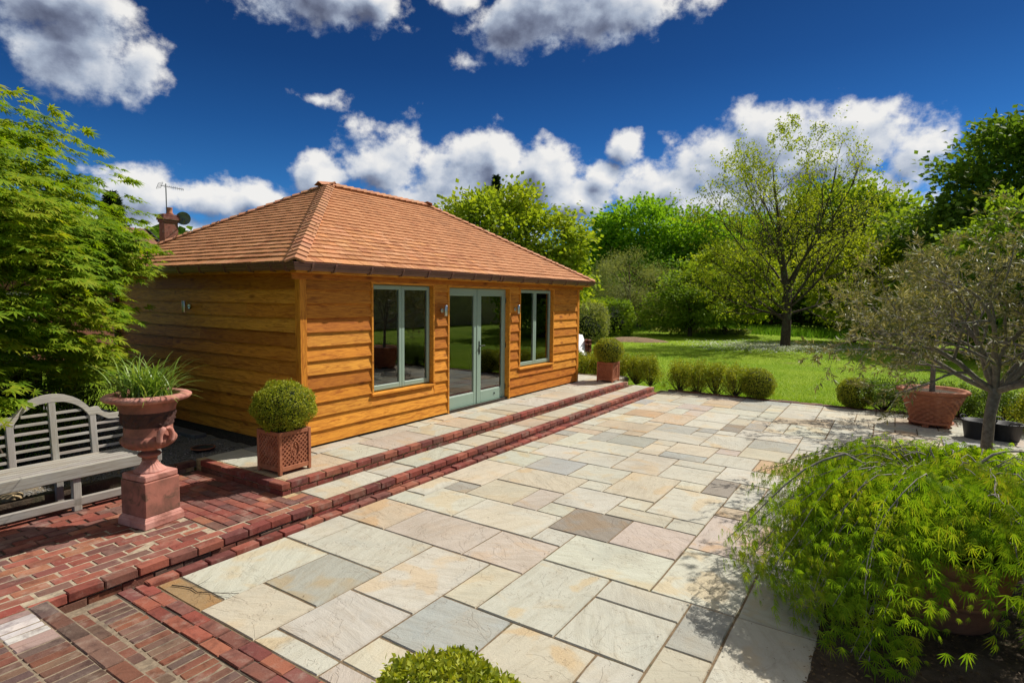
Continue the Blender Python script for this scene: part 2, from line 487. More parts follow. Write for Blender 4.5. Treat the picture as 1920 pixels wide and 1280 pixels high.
class G:
    """collects simple solids into one mesh"""
    def __init__(s):
        s.V = []
        s.F = []

    def add(s, V, F):
        n = len(s.V)
        s.V += [tuple(v) for v in V]
        s.F += [tuple(i + n for i in f) for f in F]
        return s

    def box(s, x0, x1, y0, y1, z0, z1):
        V = [(x0, y0, z0), (x1, y0, z0), (x1, y1, z0), (x0, y1, z0), (x0, y0, z1), (x1, y0, z1), (x1, y1, z1), (x0, y1, z1)]
        return s.add(V, [(3, 2, 1, 0), (4, 5, 6, 7), (0, 1, 5, 4), (1, 2, 6, 5), (2, 3, 7, 6), (3, 0, 4, 7)])

    def cbox(s, x0, x1, y0, y1, z0, z1, c=0.004, jit=0.0, r=None):
        """box with chamfered edges"""
        r = r or rnd
        lo, hi = (x0, y0, z0), (x1, y1, z1)
        c = min(c, (x1 - x0) * 0.4, (y1 - y0) * 0.4, (z1 - z0) * 0.4)
        V = []
        idx = {}
        for cx in (0, 1):
            for cy in (0, 1):
                for cz in (0, 1):
                    k = (cx, cy, cz)
                    corner = [hi[i] if k[i] else lo[i] for i in range(3)]
                    sg = [-1 if k[i] else 1 for i in range(3)]
                    for ax in range(3):
                        p = [corner[i] + (0 if i == ax else sg[i] * c) for i in range(3)]
                        if jit:
                            p = [q + r.uniform(-jit, jit) for q in p]
                        idx[(k, ax)] = len(V)
                        V.append(tuple(p))
        F = []
        for ax in range(3):
            o = [i for i in range(3) if i != ax]
            for sd in (0, 1):
                ring = []
                for (a, b2) in ((0, 0), (1, 0), (1, 1), (0, 1)):
                    k = [0, 0, 0]
                    k[ax] = sd
                    k[o[0]] = a
                    k[o[1]] = b2
                    ring.append(idx[(tuple(k), ax)])
                flip = (sd == 0) ^ (ax == 1)
                F.append(tuple(ring[::-1]) if flip else tuple(ring))
        for ax in range(3):
            o = [i for i in range(3) if i != ax]
            for a in (0, 1):
                for b2 in (0, 1):
                    k0 = [0, 0, 0]
                    k1 = [0, 0, 0]
                    k1[ax] = 1
                    k0[o[0]] = k1[o[0]] = a
                    k0[o[1]] = k1[o[1]] = b2
                    k0, k1 = tuple(k0), tuple(k1)
                    q = [idx[(k0, o[0])], idx[(k1, o[0])], idx[(k1, o[1])], idx[(k0, o[1])]]
                    F.append(tuple(q))
        for k in [(a, b2, c2) for a in (0, 1) for b2 in (0, 1) for c2 in (0, 1)]:
            F.append((idx[(k, 0)], idx[(k, 1)], idx[(k, 2)]))
        return s.add(V, F)

    def prism(s, pts, a0, a1, axis='y'):
        """outline pts (2D) extruded along an axis"""
        n = len(pts)
        def p3(p, a):
            if axis == 'y':
                return (p[0], a, p[1])
            if axis == 'x':
                return (a, p[0], p[1])
            return (p[0], p[1], a)
        V = [p3(p, a0) for p in pts] + [p3(p, a1) for p in pts]
        F = [tuple(range(n)), tuple(range(2 * n - 1, n - 1, -1))]
        F += [(i, i + n, (i + 1) % n + n, (i + 1) % n) for i in range(n)]
        return s.add(V, F)

    def bar(s, p, q, w, t, nrm):
        """flat bar from p to q, w wide in the plane, t thick along nrm"""
        p, q, nrm = Vector(p), Vector(q), Vector(nrm).normalized()
        d = (q - p).normalized()
        sd = d.cross(nrm).normalized() * (w / 2)
        n = nrm * t
        V = [p - sd, p + sd, q + sd, q - sd, p - sd + n, p + sd + n, q + sd + n, q - sd + n]
        return s.add(V, [(3, 2, 1, 0), (4, 5, 6, 7), (0, 1, 5, 4), (1, 2, 6, 5), (2, 3, 7, 6), (3, 0, 4, 7)])

    def lathe(s, prof, n=32, cx=0, cy=0, rf=None, cap=True):
        """profile (r,z) turned round a vertical axis; rf(theta, i, r) may change the radius"""
        base = len(s.V)
        for i, (r, z) in enumerate(prof):
            for k in range(n):
                th = 2 * PI * k / n
                rr = rf(th, i, r, z) if rf else r
                s.V.append((cx + rr * math.cos(th), cy + rr * math.sin(th), z))
        for i in range(len(prof) - 1):
            for k in range(n):
                k2 = (k + 1) % n
                s.F.append((base + i * n + k, base + i * n + k2, base + (i + 1) * n + k2, base + (i + 1) * n + k))
        if cap:
            s.F.append(tuple(base + k for k in range(n))[::-1])
            s.F.append(tuple(base + (len(prof) - 1) * n + k for k in range(n)))
        return s

    def tube(s, pts, rad, sides=6, cap=True):
        V, F = tube_np([(np.array(pts, float), np.array(rad if hasattr(rad, '__len__') else [rad] * len(pts), float))], sides)
        return s.add([tuple(v) for v in V], [tuple(int(i) for i in f) for f in F])

    def mesh(s, name, smooth=False):
        return mesh_np(name, s.V, s.F, smooth)


def tube_np(paths, sides):
    Vs, Fs, n = [], [], 0
    ang = np.arange(sides) * 2 * PI / sides
    ca, sa = np.cos(ang), np.sin(ang)
    for P, R in paths:
        m = len(P)
        T = np.gradient(P, axis=0)
        T /= np.linalg.norm(T, axis=1, keepdims=True) + 1e-9
        ref = np.array([0.0, 0, 1]) if abs(T[0][2]) < 0.8 else np.array([1.0, 0, 0])
        A = np.cross(T, ref)
        A /= np.linalg.norm(A, axis=1, keepdims=True) + 1e-9
        B = np.cross(T, A)
        V = P[:, None, :] + R[:, None, None] * (A[:, None, :] * ca[None, :, None] + B[:, None, :] * sa[None, :, None])
        Vs.append(V.reshape(-1, 3))
        i = np.arange(m - 1)[:, None] * sides
        k = np.arange(sides)[None, :]
        k2 = (k + 1) % sides
        F = np.stack([i + k, i + k2, i + sides + k2, i + sides + k], -1).reshape(-1, 4)
        Fs.append(F + n)
        n += m * sides
    return np.concatenate(Vs), np.concatenate(Fs)


def link(name, me, mat=None, parent=None, loc=(0, 0, 0), rotz=0.0, color=None):
    o = bpy.data.objects.new(name, me)
    if mat is not None and me is not None and not me.materials:
        me.materials.append(MATS[mat])
    o.location = loc
    o.rotation_euler = (0, 0, rotz)
    if color is not None:
        o.color = (*color, 1)
    COL.objects.link(o)
    if parent is not None:
        o.parent = parent
    return o


def thing(name, label, cat, loc=(0, 0, 0), rotz=0.0, group=None):
    o = bpy.data.objects.new(name, None)
    o.empty_display_size = 0.1
    o.location = loc
    o.rotation_euler = (0, 0, rotz)
    COL.objects.link(o)
    return tag(o, label, cat, group)


def tag(o, label, cat, group=None, kind=None):
    o['label'] = label
    o['category'] = cat
    if group:
        o['group'] = group
    if kind:
        o['kind'] = kind
    return o


def copy_tree(o, parent=None):
    c = o.copy()
    COL.objects.link(c)
    c.parent = parent
    for ch in o.children:
        copy_tree(ch, c)
    return c


def vary(c, amt, r=None):
    r = r or rnd
    k = 1 + r.uniform(-amt, amt)
    return tuple(max(0.0, x * k * (1 + r.uniform(-amt, amt) * 0.35)) for x in c)


# ------------------------------------------------------------------ leaves and branches
def kite(l=1.0, w=0.5, fold=0.0):
    return np.array([(0, 0, 0), (w / 2, l * 0.42, fold), (0, l, 0), (-w / 2, l * 0.42, fold)]), np.array([(0, 1, 2, 3)])


def palmate(lobes=7, w=0.17, droop=0.22, spread=130):
    V, F = [], []
    for i in range(lobes):
        a = math.radians((i - (lobes - 1) / 2) * spread * 2 / lobes)
        L = 1.0 - 0.42 * abs(i - (lobes - 1) / 2) / ((lobes - 1) / 2)
        d = np.array([math.sin(a), math.cos(a)])
        s = np.array([d[1], -d[0]])
        n = len(V)
        for (t, ww) in ((0, 0.03), (0.45, w), (1, 0)):
            z = -droop * (t * L) ** 2
            p = d * t * L
            if ww:
                V.append((*(p + s * ww * 0.5), z))
                V.append((*(p - s * ww * 0.5), z))
            else:
                V.append((*p, z))
        F += [(n, n + 2, n + 3, n + 1), (n + 2, n + 4, n + 4, n + 3)]
    F4 = [f for f in F]
    return np.array(V), F4


def place_leaves(P, fwd, nrm, size, base):
    """copies of a leaf at points P, tip along fwd, face along nrm -> V, F (tris or quads)"""
    LV, LF = base
    f = fwd / (np.linalg.norm(fwd, axis=1, keepdims=True) + 1e-9)
    s = np.cross(f, nrm)
    s /= np.linalg.norm(s, axis=1, keepdims=True) + 1e-9
    n = np.cross(s, f)
    k = len(LV)
    V = (LV[None, :, 0:1] * s[:, None, :] + LV[None, :, 1:2] * f[:, None, :] + LV[None, :, 2:3] * n[:, None, :]) * size[:, None, None] + P[:, None, :]
    tri = []
    for q in LF:
        q = list(q)
        if len(q) == 4 and q[1] == q[2]:
            q = [q[0], q[1], q[3]]
        if len(q) == 4:
            tri += [(q[0], q[1], q[2]), (q[0], q[2], q[3])]
        else:
            tri.append(tuple(q))
    T = np.array(tri)
    F = (T[None] + (np.arange(len(P)) * k)[:, None, None]).reshape(-1, 3)
    return V.reshape(-1, 3), F


def rand_dirs(n, r):
    d = r.normal(size=(n, 3))
    return d / np.linalg.norm(d, axis=1, keepdims=True)


def grow(r, start, direc, length, rad, level, specs, paths, tips):
    """recursive branching; specs[level] = dict(n, ang, ratio, wig, up, seg, t0)"""
    s = specs[level]
    seg = s.get('seg', 6)
    P = [np.array(start, float)]
    d = np.array(direc, float)
    d /= np.linalg.norm(d)
    for i in range(seg):
        d = d + r.normal(size=3) * s.get('wig', 0.1) + np.array([0, 0, s.get('up', 0.0)])
        d /= np.linalg.norm(d)
        P.append(P[-1] + d * length / seg)
    P = np.array(P)
    R = np.linspace(rad, rad * s.get('taper', 0.35), seg + 1)
    paths.setdefault(level, []).append((P, R))
    if level + 1 >= len(specs):
        tips.append((P, d))
        return
    nx = specs[level + 1]
    nch = s['n']
    phase = r.uniform(0, 2 * PI)
    for k in range(nch):
        t = s.get('t0', 0.3) + (1 - s.get('t0', 0.3)) * (k + r.uniform(0.1, 0.9)) / nch
        i = min(int(t * seg), seg - 1)
        u = t * seg - i
        p = P[i] * (1 - u) + P[i + 1] * u
        dd = P[i + 1] - P[i]
        dd /= np.linalg.norm(dd)
        phase += 2.4
        ref = np.array([0, 0, 1.0]) if abs(dd[2]) < 0.9 else np.array([1.0, 0, 0])
        a = np.cross(dd, ref)
        a /= np.linalg.norm(a)
        b2 = np.cross(dd, a)
        an = math.radians(s['ang'] * r.uniform(0.75, 1.25))
        nd = dd * math.cos(an) + (a * math.cos(phase) + b2 * math.sin(phase)) * math.sin(an)
        rr = (rad + (rad * s.get('taper', 0.35) - rad) * t) * s.get('rr', 0.6)
        ln = length * s['ratio'] * r.uniform(0.75, 1.2) * (1.0 - s.get('fall', 0.35) * t)
        grow(r, p, nd, ln, rr, level + 1, specs, paths, tips)


def branch_mesh(name, paths, sides=(8, 6, 5, 3, 3, 3)):
    Vs, Fs, n = [], [], 0
    for lv, ps in sorted(paths.items()):
        V, F = tube_np(ps, sides[min(lv, len(sides) - 1)])
        Vs.append(V)
        Fs.append(F + n)
        n += len(V)
    return mesh_np(name, np.concatenate(Vs), np.concatenate(Fs), True)


def leaf_mesh(name, P, r, size, base, up_bias=0.5, out_from=None, droop=0.2, jit=0.35):
    n = len(P)
    nr = rand_dirs(n, r)
    nr[:, 2] = np.abs(nr[:, 2])
    nr = nr + np.array([0, 0, up_bias])
    f = rand_dirs(n, r)
    if out_from is not None:
        o = P - np.array(out_from)
        o /= np.linalg.norm(o, axis=1, keepdims=True) + 1e-9
        f = f * 0.7 + o
        nr = nr * 0.7 + o * 0.6
    f[:, 2] -= droop
    sz = size * r.uniform(1 - jit, 1 + jit, n)
    V, F = place_leaves(P, f, nr, sz, base)
    return mesh_np(name, V, F)

# ================================================================== SETTING
ZT1, ZT2 = 0.13, 0.25            # lower and upper terrace levels above the patio
Y_LOW, Y_UP, W_FRONT = 4.66, 5.18, 6.17


def structure(name, me, mat, label, cat, **kw):
    o = link(name, me, mat, **kw)
    return tag(o, label, cat, kind='structure')


# ---- lawn: one sheet to the horizon, finer near the house
def lawn_mesh():
    xs = np.concatenate([np.linspace(-400, -30, 8), np.linspace(-20, 80, 70), np.linspace(100, 600, 10)])
    ys = np.concatenate([np.linspace(-400, -40, 8), np.linspace(-30, 60, 64), np.linspace(80, 500, 9)])
    X, Y = np.meshgrid(xs, ys, indexing='ij')
    Z = 0.05 * np.sin(X * 0.23 + 1) * np.cos(Y * 0.31) - 0.06
    near = (X < 15) & (Y < 13)
    Z = np.where(near, -0.09, Z)
    V = np.stack([X, Y, Z], -1).reshape(-1, 3)
    n = len(ys)
    i = np.arange(len(xs) - 1)[:, None] * n
    j = np.arange(n - 1)[None]
    F = np.stack([i + j, i + n + j, i + n + j + 1, i + j + 1], -1).reshape(-1, 4)
    return mesh_np('lawn', V, F, True)


structure('lawn', lawn_mesh(), 'turf', 'wide mown green lawn stretching behind the patio to the trees', 'lawn')

# ---- patio of sandstone slabs on a sandy bed
bed = G().box(2.0, 13.78, -6.2, 4.66, -0.07, -0.0085)
patio = structure('patio', bed.mesh('patio'), 'joint_mortar', 'large patio of mixed cream sandstone slabs in front of the steps', 'patio')

GR = 0.3135
TONES = dict(w=(0.445, 0.43, 0.355), c=(0.455, 0.41, 0.315), t=(0.43, 0.35, 0.25), p=(0.42, 0.36, 0.305), g=(0.33, 0.32, 0.28),
             d=(0.24, 0.215, 0.175), b=(0.335, 0.34, 0.32), o=(0.44, 0.30, 0.18), r=(0.43, 0.395, 0.33), j=(0.41, 0.38, 0.335), n=(0.28, 0.18, 0.085))
SL = [(-1, 0, 1, 2, 'n'), (0, 0, 3, 2, 'w'), (-1, 2, 2, 2, 'c'), (1, 2, 2, 2, 'g'), (3, 0, 2, 1, 'w'), (3, 1, 2, 3, 'w'), (0, 4, 2, 2, 'j'), (-1, 4, 1, 2, 'w'), (2, 4, 3, 2, 'w'), (5, 2, 2, 3, 'p'), (5, 0, 2, 2, 't'), (7, 0, 1, 1, 'w'), (8, 0, 2, 1, 'w'), (7, 1, 2, 2, 'w'), (9, 1, 1, 1, 'g'), (9, 2, 2, 2, 'c'), (9, 4, 2, 1, 'p'), (7, 3, 2, 3, 'w'), (5, 5, 2, 2, 'p'), (7, 6, 1, 1, 'w'), (9, 5, 1, 1, 'w'), (8, 6, 2, 2, 'd'), (3, 6, 2, 1, 'c'), (1, 6, 2, 2, 'b'), (3, 7, 3, 2, 'w'), (6, 7, 2, 3, 'w'), (8, 8, 2, 2, 'p'), (10, 7, 1, 2, 'c'), (11, 7, 1, 1, 'w'), (10, 5, 2, 2, 'w'), (12, 6, 3, 2, 'c'), (11, 8, 3, 2, 'w'), (10, 9, 1, 1, 'w'), (12, 5, 1, 1, 'w'), (13, 4, 2, 2, 'w'), (13, 2, 2, 2, 'b'), (11, 2, 2, 3, 'c'), (10, 0, 3, 2, 'c'), (15, 0, 1, 1, 'w'), (15, 1, 2, 2, 'w'), (15, 3, 2, 2, 'w'), (15, 5, 3, 2, 'r'), (15, 7, 2, 2, 'w'), (18, 5, 2, 1, 'c'), (18, 6, 1, 2, 'b'), (19, 6, 2, 2, 'c'), (17, 2, 2, 3, 'w'), (19, 2, 2, 1, 'g'), (19, 3, 2, 2, 'g'), (17, 1, 3, 1, 'w'), (20, 0, 1, 2, 't'), (22, 1, 2, 3, 't'), (23, 4, 2, 2, 'g'), (21, 4, 2, 3, 'w'), (25, 5, 2, 2, 'w'), (25, 3, 3, 2, 't'), (21, 7, 3, 2, 'w'), (22, 9, 2, 2, 'g'), (24, 8, 2, 3, 'w'), (26, 9, 3, 1, 'w'), (26, 10, 3, 2, 'w'), (20, 9, 2, 2, 'c'), (18, 8, 2, 2, 'w'), (18, 10, 2, 2, 'o'), (16, 9, 2, 3, 'w'), (14, 9, 2, 1, 'd'), (15, 10, 1, 1, 'w'), (13, 10, 2, 1, 'w'), (12, 10, 1, 1, 't')]


def slab_mesh(w, d, r, t=0.03, gap=0.015, nm='paving_slab'):
    """riven slab: uneven outline, worn arris"""
    hw, hd = w / 2 - gap / 2, d / 2 - gap / 2
    nx, ny = max(2, int(w / 0.22)), max(2, int(d / 0.22))
    o = []
    for i in range(nx):
        o.append((-hw + 2 * hw * i / nx, -hd))
    for i in range(ny):
        o.append((hw, -hd + 2 * hd * i / ny))
    for i in range(nx):
        o.append((hw - 2 * hw * i / nx, hd))
    for i in range(ny):
        o.append((-hw, hd - 2 * hd * i / ny))
    o = [(x + r.uniform(-.003, .003), y + r.uniform(-.003, .003)) for x, y in o]
    n = len(o)
    V = [(x, y, -t) for x, y in o] + [(x, y, -0.007 - r.uniform(0, .003)) for x, y in o]
    V += [(x - math.copysign(min(0.006, abs(x)), x), y - math.copysign(min(0.006, abs(y)), y), r.uniform(-.0015, .0015)) for x, y in o]
    V.append((0, 0, r.uniform(-.002, .002)))
    F = []
    for i in range(n):
        k = (i + 1) % n
        F += [(i, k, n + k, n + i), (n + i, n + k, 2 * n + k, 2 * n + i), (2 * n + i, 2 * n + k, 3 * n)]
    return mesh_np(nm, V, F)


def put_slab(parent, x0, x1, y0, y1, z, tone, r):
    me = slab_mesh(x1 - x0, y1 - y0, r)
    o = link('paving_slab', me, 'sandstone', parent, ((x0 + x1) / 2, (y0 + y1) / 2, z + r.uniform(-.002, .003)), color=vary(TONES[tone], 0.06, r))
    o.rotation_euler = (r.uniform(-.002, .002), r.uniform(-.002, .002), r.uniform(-.003, .003))
    return o


def in_bed(i, j, w, d):
    """cells under the planting bed at the corner of the patio"""
    x0, y1 = 2.25 + GR * i, 4.57 - GR * j
    return x0 > 1.6 and x0 + GR * w < 6.9 and y1 < 0.36 and True


def lay_patio():
    r = random.Random(5)
    occ = set()
    out = []
    for (i, j, w, d, t) in SL:
        for a in range(w):
            for c in range(d):
                occ.add((i + a, j + c))
        out.append((i, j, w, d, t))
    IM, JM = 37, 29
    sizes = [(3, 2), (2, 3), (2, 2), (2, 1), (1, 2), (1, 1)]
    wts = [4, 3, 4, 3, 2, 1]
    for j in range(0, JM):
        for i in range(-1, IM):
            if (i, j) in occ:
                continue
            order = []
            pool = list(zip(sizes, wts))
            while pool:
                tot = sum(x[1] for x in pool)
                u = r.uniform(0, tot)
                for x in pool:
                    u -= x[1]
                    if u <= 0:
                        break
                order.append(x[0])
                pool.remove(x)
            for (w, d) in order:
                if i + w > IM or j + d > JM:
                    continue
                if all((i + a, j + c) not in occ for a in range(w) for c in range(d)):
                    break
            for a in range(w):
                for c in range(d):
                    occ.add((i + a, j + c))
            t = r.choices('wctpgdbo', [50, 18, 11, 9, 6, 2, 3, 2])[0]
            out.append((i, j, w, d, t))
    for (i, j, w, d, t) in out:
        x0, x1 = 2.25 + GR * i, 2.25 + GR * (i + w)
        y1, y0 = 4.57 - GR * j, 4.57 - GR * (j + d)
        x0 = max(x0, 2.072)
        x1 = min(x1, 13.74)
        y1 = min(y1, 4.553)
        if x1 - x0 < 0.05:
            continue
        if x0 < 6.55 and y1 <= 0.36:
            continue
        if x0 < 6.55 and y0 < 0.30:
            y0 = 0.30
        put_slab(patio, x0, x1, y0, y1, 0.0, t, r)


lay_patio()

# ---- planting bed at the corner of the patio
def lumpy_sheet(x0, x1, y0, y1, z, amp, n, r, nm):
    xs, ys = np.linspace(x0, x1, n), np.linspace(y0, y1, n)
    X, Y = np.meshgrid(xs, ys, indexing='ij')
    Z = z + r.uniform(-amp, amp, X.shape)
    V = np.stack([X, Y, Z], -1).reshape(-1, 3)
    i = np.arange(n - 1)[:, None] * n
    j = np.arange(n - 1)[None]
    F = np.stack([i + j, i + n + j, i + n + j + 1, i + j + 1], -1).reshape(-1, 4)
    return mesh_np(nm, V, F, True)


structure('flower_bed', lumpy_sheet(1.9, 6.54, -6.0, 0.31, -0.002, 0.010, 60, RG, 'flower_bed'), 'soil', 'dark soil bed under the weeping maple at the patio corner', 'flower bed')

# ---- bricks
BR = [(0.23, 0.058, 0.042), (0.195, 0.052, 0.038), (0.26, 0.08, 0.052), (0.16, 0.05, 0.042), (0.28, 0.095, 0.06), (0.175, 0.07, 0.052)]
BRP = [(0.225, 0.068, 0.046), (0.26, 0.085, 0.056), (0.19, 0.066, 0.052), (0.30, 0.115, 0.066), (0.155, 0.068, 0.056), (0.24, 0.078, 0.055), (0.17, 0.085, 0.068), (0.20, 0.055, 0.04)]
BRD = [(0.14, 0.066, 0.047), (0.165, 0.066, 0.043), (0.12, 0.07, 0.052), (0.16, 0.092, 0.066), (0.175, 0.068, 0.042), (0.11, 0.07, 0.06)]
BRICKS = {}


def brick_mesh(l, w, h):
    k = (round(l, 3), round(w, 3), round(h, 3))
    if k not in BRICKS:
        r = random.Random(len(BRICKS) * 31 + 3)
        BRICKS[k] = []
        for q in range(4):
            g = G().cbox(-l / 2, l / 2, -w / 2, w / 2, -h, 0, 0.0055, 0.0026, r)
            BRICKS[k].append(g.mesh('brick'))
    return BRICKS[k]


rb = random.Random(21)


def brick(parent, x, y, ztop, l=0.215, w=0.1025, h=0.065, along='x', pal=BR, jit=0.004, color=None):
    me = rb.choice(brick_mesh(l, w, h))
    rz = (0 if along == 'x' else PI / 2) + rb.uniform(-.012, .012) + (PI if rb.random() < .5 else 0)
    return link('brick', me, 'brick', parent, (x + rb.uniform(-jit, jit) * .5, y + rb.uniform(-jit, jit) * .5, ztop + rb.uniform(-jit, jit) * .5), rz, color or vary(rb.choice(pal), 0.14, rb))


# ---- terraces: slabs edged with two courses of brick
up_b = G().box(3.74, 12.99, 5.28, 6.18, 0.0, 0.243).box(3.74, 4.585, 6.18, 6.86, 0.0, 0.243).box(12.0, 13.9, 5.55, 7.6, 0.0, 0.216)
upper = structure('upper_terrace', up_b.mesh('upper_terrace'), 'joint_mortar', 'upper paved terrace with brick nosing in front of the timber room', 'terrace')
low_b = G().box(3.75, 13.36, 4.755, 5.27, -0.05, ZT1 - 0.007)
lower = structure('lower_terrace', low_b.mesh('lower_terrace'), 'joint_mortar', 'long lower step of sandstone slabs edged with red brick', 'step')

link('mortar', G().box(3.622, 12.99, 5.197, 5.279, 0.0, ZT2 - 0.005).box(3.622, 3.739, 5.279, 6.86, 0.0, ZT2 - 0.005).mesh('mortar'), 'lime_mortar', upper)
link('mortar', G().box(3.602, 13.36, 4.677, 4.754, -0.05, ZT1 - 0.005).box(3.602, 3.749, 4.754, 5.188, -0.05, ZT1 - .005).mesh('mortar'), 'lime_mortar', lower)
PITCH = 0.2245
x = 3.714
while x + 0.21 < 13.0:
    brick(upper, x + 0.1075, Y_UP + 0.051, ZT2)
    brick(upper, x + 0.1075 + 0.112, Y_UP + 0.060, ZT2 - 0.0755, jit=0.003)
    x += PITCH
brick(upper, 3.775, Y_UP + 0.060, ZT2 - 0.0755, l=0.102, jit=0.003)
brick(upper, 3.653, Y_UP + 0.1075, ZT2, along='y')
brick(upper, 3.662, Y_UP + 0.1175, ZT2 - 0.0755, along='y')
y = Y_UP + PITCH
while y + 0.2 < 6.86:
    brick(upper, 3.653, y + 0.1075, ZT2, along='y')
    brick(upper, 3.662, y + 0.1075, ZT2 - 0.0755, along='y', jit=0.003)
    y += PITCH
x = 3.6
while x + 0.21 < 13.38:
    brick(lower, x + 0.1075, Y_LOW + 0.051, ZT1)
    brick(lower, x + 0.1075 - (0.112 if x > 3.7 else 0), Y_LOW + 0.060, ZT1 - 0.0755, jit=0.003)
    x += PITCH
# flat course at the foot of the step
x = 2.04
while x + 0.21 < 13.42:
    brick(patio, x + 0.1075, Y_LOW - 0.055, 0.03 + rb.uniform(-.004, .004), jit=0.010, w=0.1)
    x += 0.2285
rs = random.Random(9)
# slabs of the upper terrace
x = 3.715
rows = [('a', 5.29, 5.875), ('b', 5.875, 6.155)]
for nm, y0, y1 in rows:
    x = 3.715
    while x < 12.93:
        w = rs.choice([0.61, 0.61, 0.91, 0.91, 0.30] if nm == 'a' else [0.30, 0.61, 0.91, 0.61])
        if 12.96 - (x + w) < 0.25:
            w = 12.98 - x
        if x < 4.58 < x + w and nm == 'b':
            w = 4.59 - x if 4.59 - x > 0.2 else w
        put_slab(upper, x, x + w, y0, y1, ZT2, rs.choice('wwwcctwp'), rs)
        x += w
put_slab(upper, 3.715, 4.585, 6.155, 6.46, ZT2, 'w', rs)
put_slab(upper, 3.715, 4.20, 6.46, 6.85, ZT2, 'w', rs)
put_slab(upper, 4.20, 4.585, 6.46, 6.85, ZT2, 'b', rs)
for (a, b_, c, d) in ((12.98, 13.45, 5.57, 6.17), (12.2, 12.8, 6.17, 6.78), (12.8, 13.45, 6.17, 6.78), (13.45, 13.88, 5.57, 6.2), (12.2, 13.1, 6.78, 7.4)):
    put_slab(upper, a, b_, c, d, ZT2 - 0.004, 'w', rs)
x = 3.80
while x < 13.32:
    w = rs.choice([0.61, 0.91, 0.61, 0.46, 0.30])
    if 13.34 - (x + w) < 0.25:
        w = 13.35 - x
    put_slab(lower, x, x + w, 4.772, 5.172, ZT1, rs.choice('wwcwtwp'), rs)
    x += w
for k in range(3):
    brick(lower, 3.70, 4.83 + k * 0.1125, ZT1, along='x', l=0.19, pal=BRP)

# ---- brick terrace with the bench, level with the lower step
bt = G().box(0.2, 3.598, 4.69, 6.86, -0.05, ZT1 - 0.018)
bterr = structure('brick_terrace', bt.mesh('brick_terrace'), 'pale_mortar', 'red brick paved terrace under the bench and urn', 'terrace')
link('mortar', G().box(0.25, 2.735, 4.70, 5.719, 0.0, ZT1 - 0.004).box(2.735, 3.59, 4.70, 4.895, 0.0, ZT1 - 0.006).mesh('mortar'), 'pale_mortar', bterr)
dj = G().box(2.74, 3.597, 4.90, 6.855, 0.0, ZT1 - 0.0105).box(0.25, 2.74, 5.72, 6.855, 0.0, ZT1 - 0.0105)
link('joint_sand', dj.mesh('joint_sand'), 'dark_joint', bterr)
x = 0.66
row0 = 0
while x + 0.2 < 3.60:
    brick(bterr, x + 0.1075, Y_LOW + 0.051, ZT1 + rb.uniform(-.004, .006), jit=0.012, pal=BR)
    brick(bterr, x + 0.0, Y_LOW + 0.062, ZT1 - 0.078, jit=0.012, pal=BRD)
    x += PITCH
ny = 0
y = Y_LOW + 0.1135
while y + 0.1 < 6.86:
    x = 0.75 + (0.112 if ny % 2 else 0) + rb.uniform(-.02, .02)
    end = 3.60 if y < 4.88 else 2.735
    while x < end:
        l = 0.213
        if x + l > end:
            l = end - x
            if l < 0.07:
                break
        brick(bterr, x + l / 2, y + 0.051, ZT1, l=round(l - 0.001, 3) if l > 0.212 else round(l, 2), pal=BRP, jit=0.006)
        x += 0.2245
    y += 0.1135
    ny += 1
nx = 0
x = 2.745
while x + 0.1 < 3.60:
    y = 4.90 + (0.112 if nx % 2 else 0)
    if nx % 2:
        brick(bterr, x + 0.052, 4.952, ZT1, l=0.1, along='y', pal=BRP)
    while y + 0.2 < 6.86:
        brick(bterr, x + 0.052, y + 0.1075, ZT1, along='y', pal=BRP, jit=0.006)
        y += 0.2205
    x += 0.1075
    nx += 1

# ---- brick path running towards the camera, same level
bp = G().box(-0.6, 1.448, 0.6, 4.68, -0.05, ZT1 - 0.005)
bpath = structure('brick_path', bp.mesh('brick_path'), 'sand_joint', 'worn brick path with a white stain at the lower edge of the photo', 'path')
y = 2.2
while y < 5.4:
    if y + 0.2 < 4.655:
        brick(bpath, 1.388, y + 0.1075, ZT1 + 0.002, along='y', pal=BRD, jit=0.006)
    y += 0.2245
y = 2.2
while y + 0.07 < 4.66:
    white = 4.22 < y < 4.52
    for k, xc in enumerate((1.222, 0.997, 0.772)):
        if xc == 1.222 or y > 3.2:
            c = vary((0.46, 0.43, 0.40), 0.1, rb) if white and k < 1 else None
            if k == 0 and c is None and 4.08 < y < 4.64:
                c = vary((0.30, 0.21, 0.18), 0.1, rb)
            brick(bpath, xc, y + 0.034, ZT1, w=0.066, pal=BRD, jit=0.005, color=c)
    y += 0.0765

# ---- low strip of old bricks and its header edging along the patio
ls = G().box(1.449, 2.068, 1.2, 4.675, -0.07, -0.0045)
strip = structure('brick_edging', ls.mesh('brick_edging'), 'sand_joint', 'strip of old red bricks edging the patio beside the path', 'path')
link('joint_sand', G().box(1.846, 2.066, 1.25, 4.70, -0.05, -0.0035).mesh('joint_sand'), 'dark_joint', strip)
y = 1.3
while y + 0.2 < 4.72:
    brick(strip, 1.905, y + 0.1075 + 0.03, 0.006, along='y', pal=BR, jit=0.010, w=0.1)
    brick(strip, 2.012, y + 0.1075, 0.006, along='y', pal=BR, jit=0.010, w=0.1)
    y += 0.2235
y = 1.3
while y + 0.07 < 4.60:
    brick(strip, 1.735, y + 0.034, 0.0, w=0.066, l=0.207, pal=BRD, jit=0.006)
    y += 0.0765
y = 1.3
while y + 0.1 < 4.60:
    brick(strip, 1.535, y + 0.05, -0.002, w=0.1025, l=0.15, pal=BRD, jit=0.012)
    y += 0.113

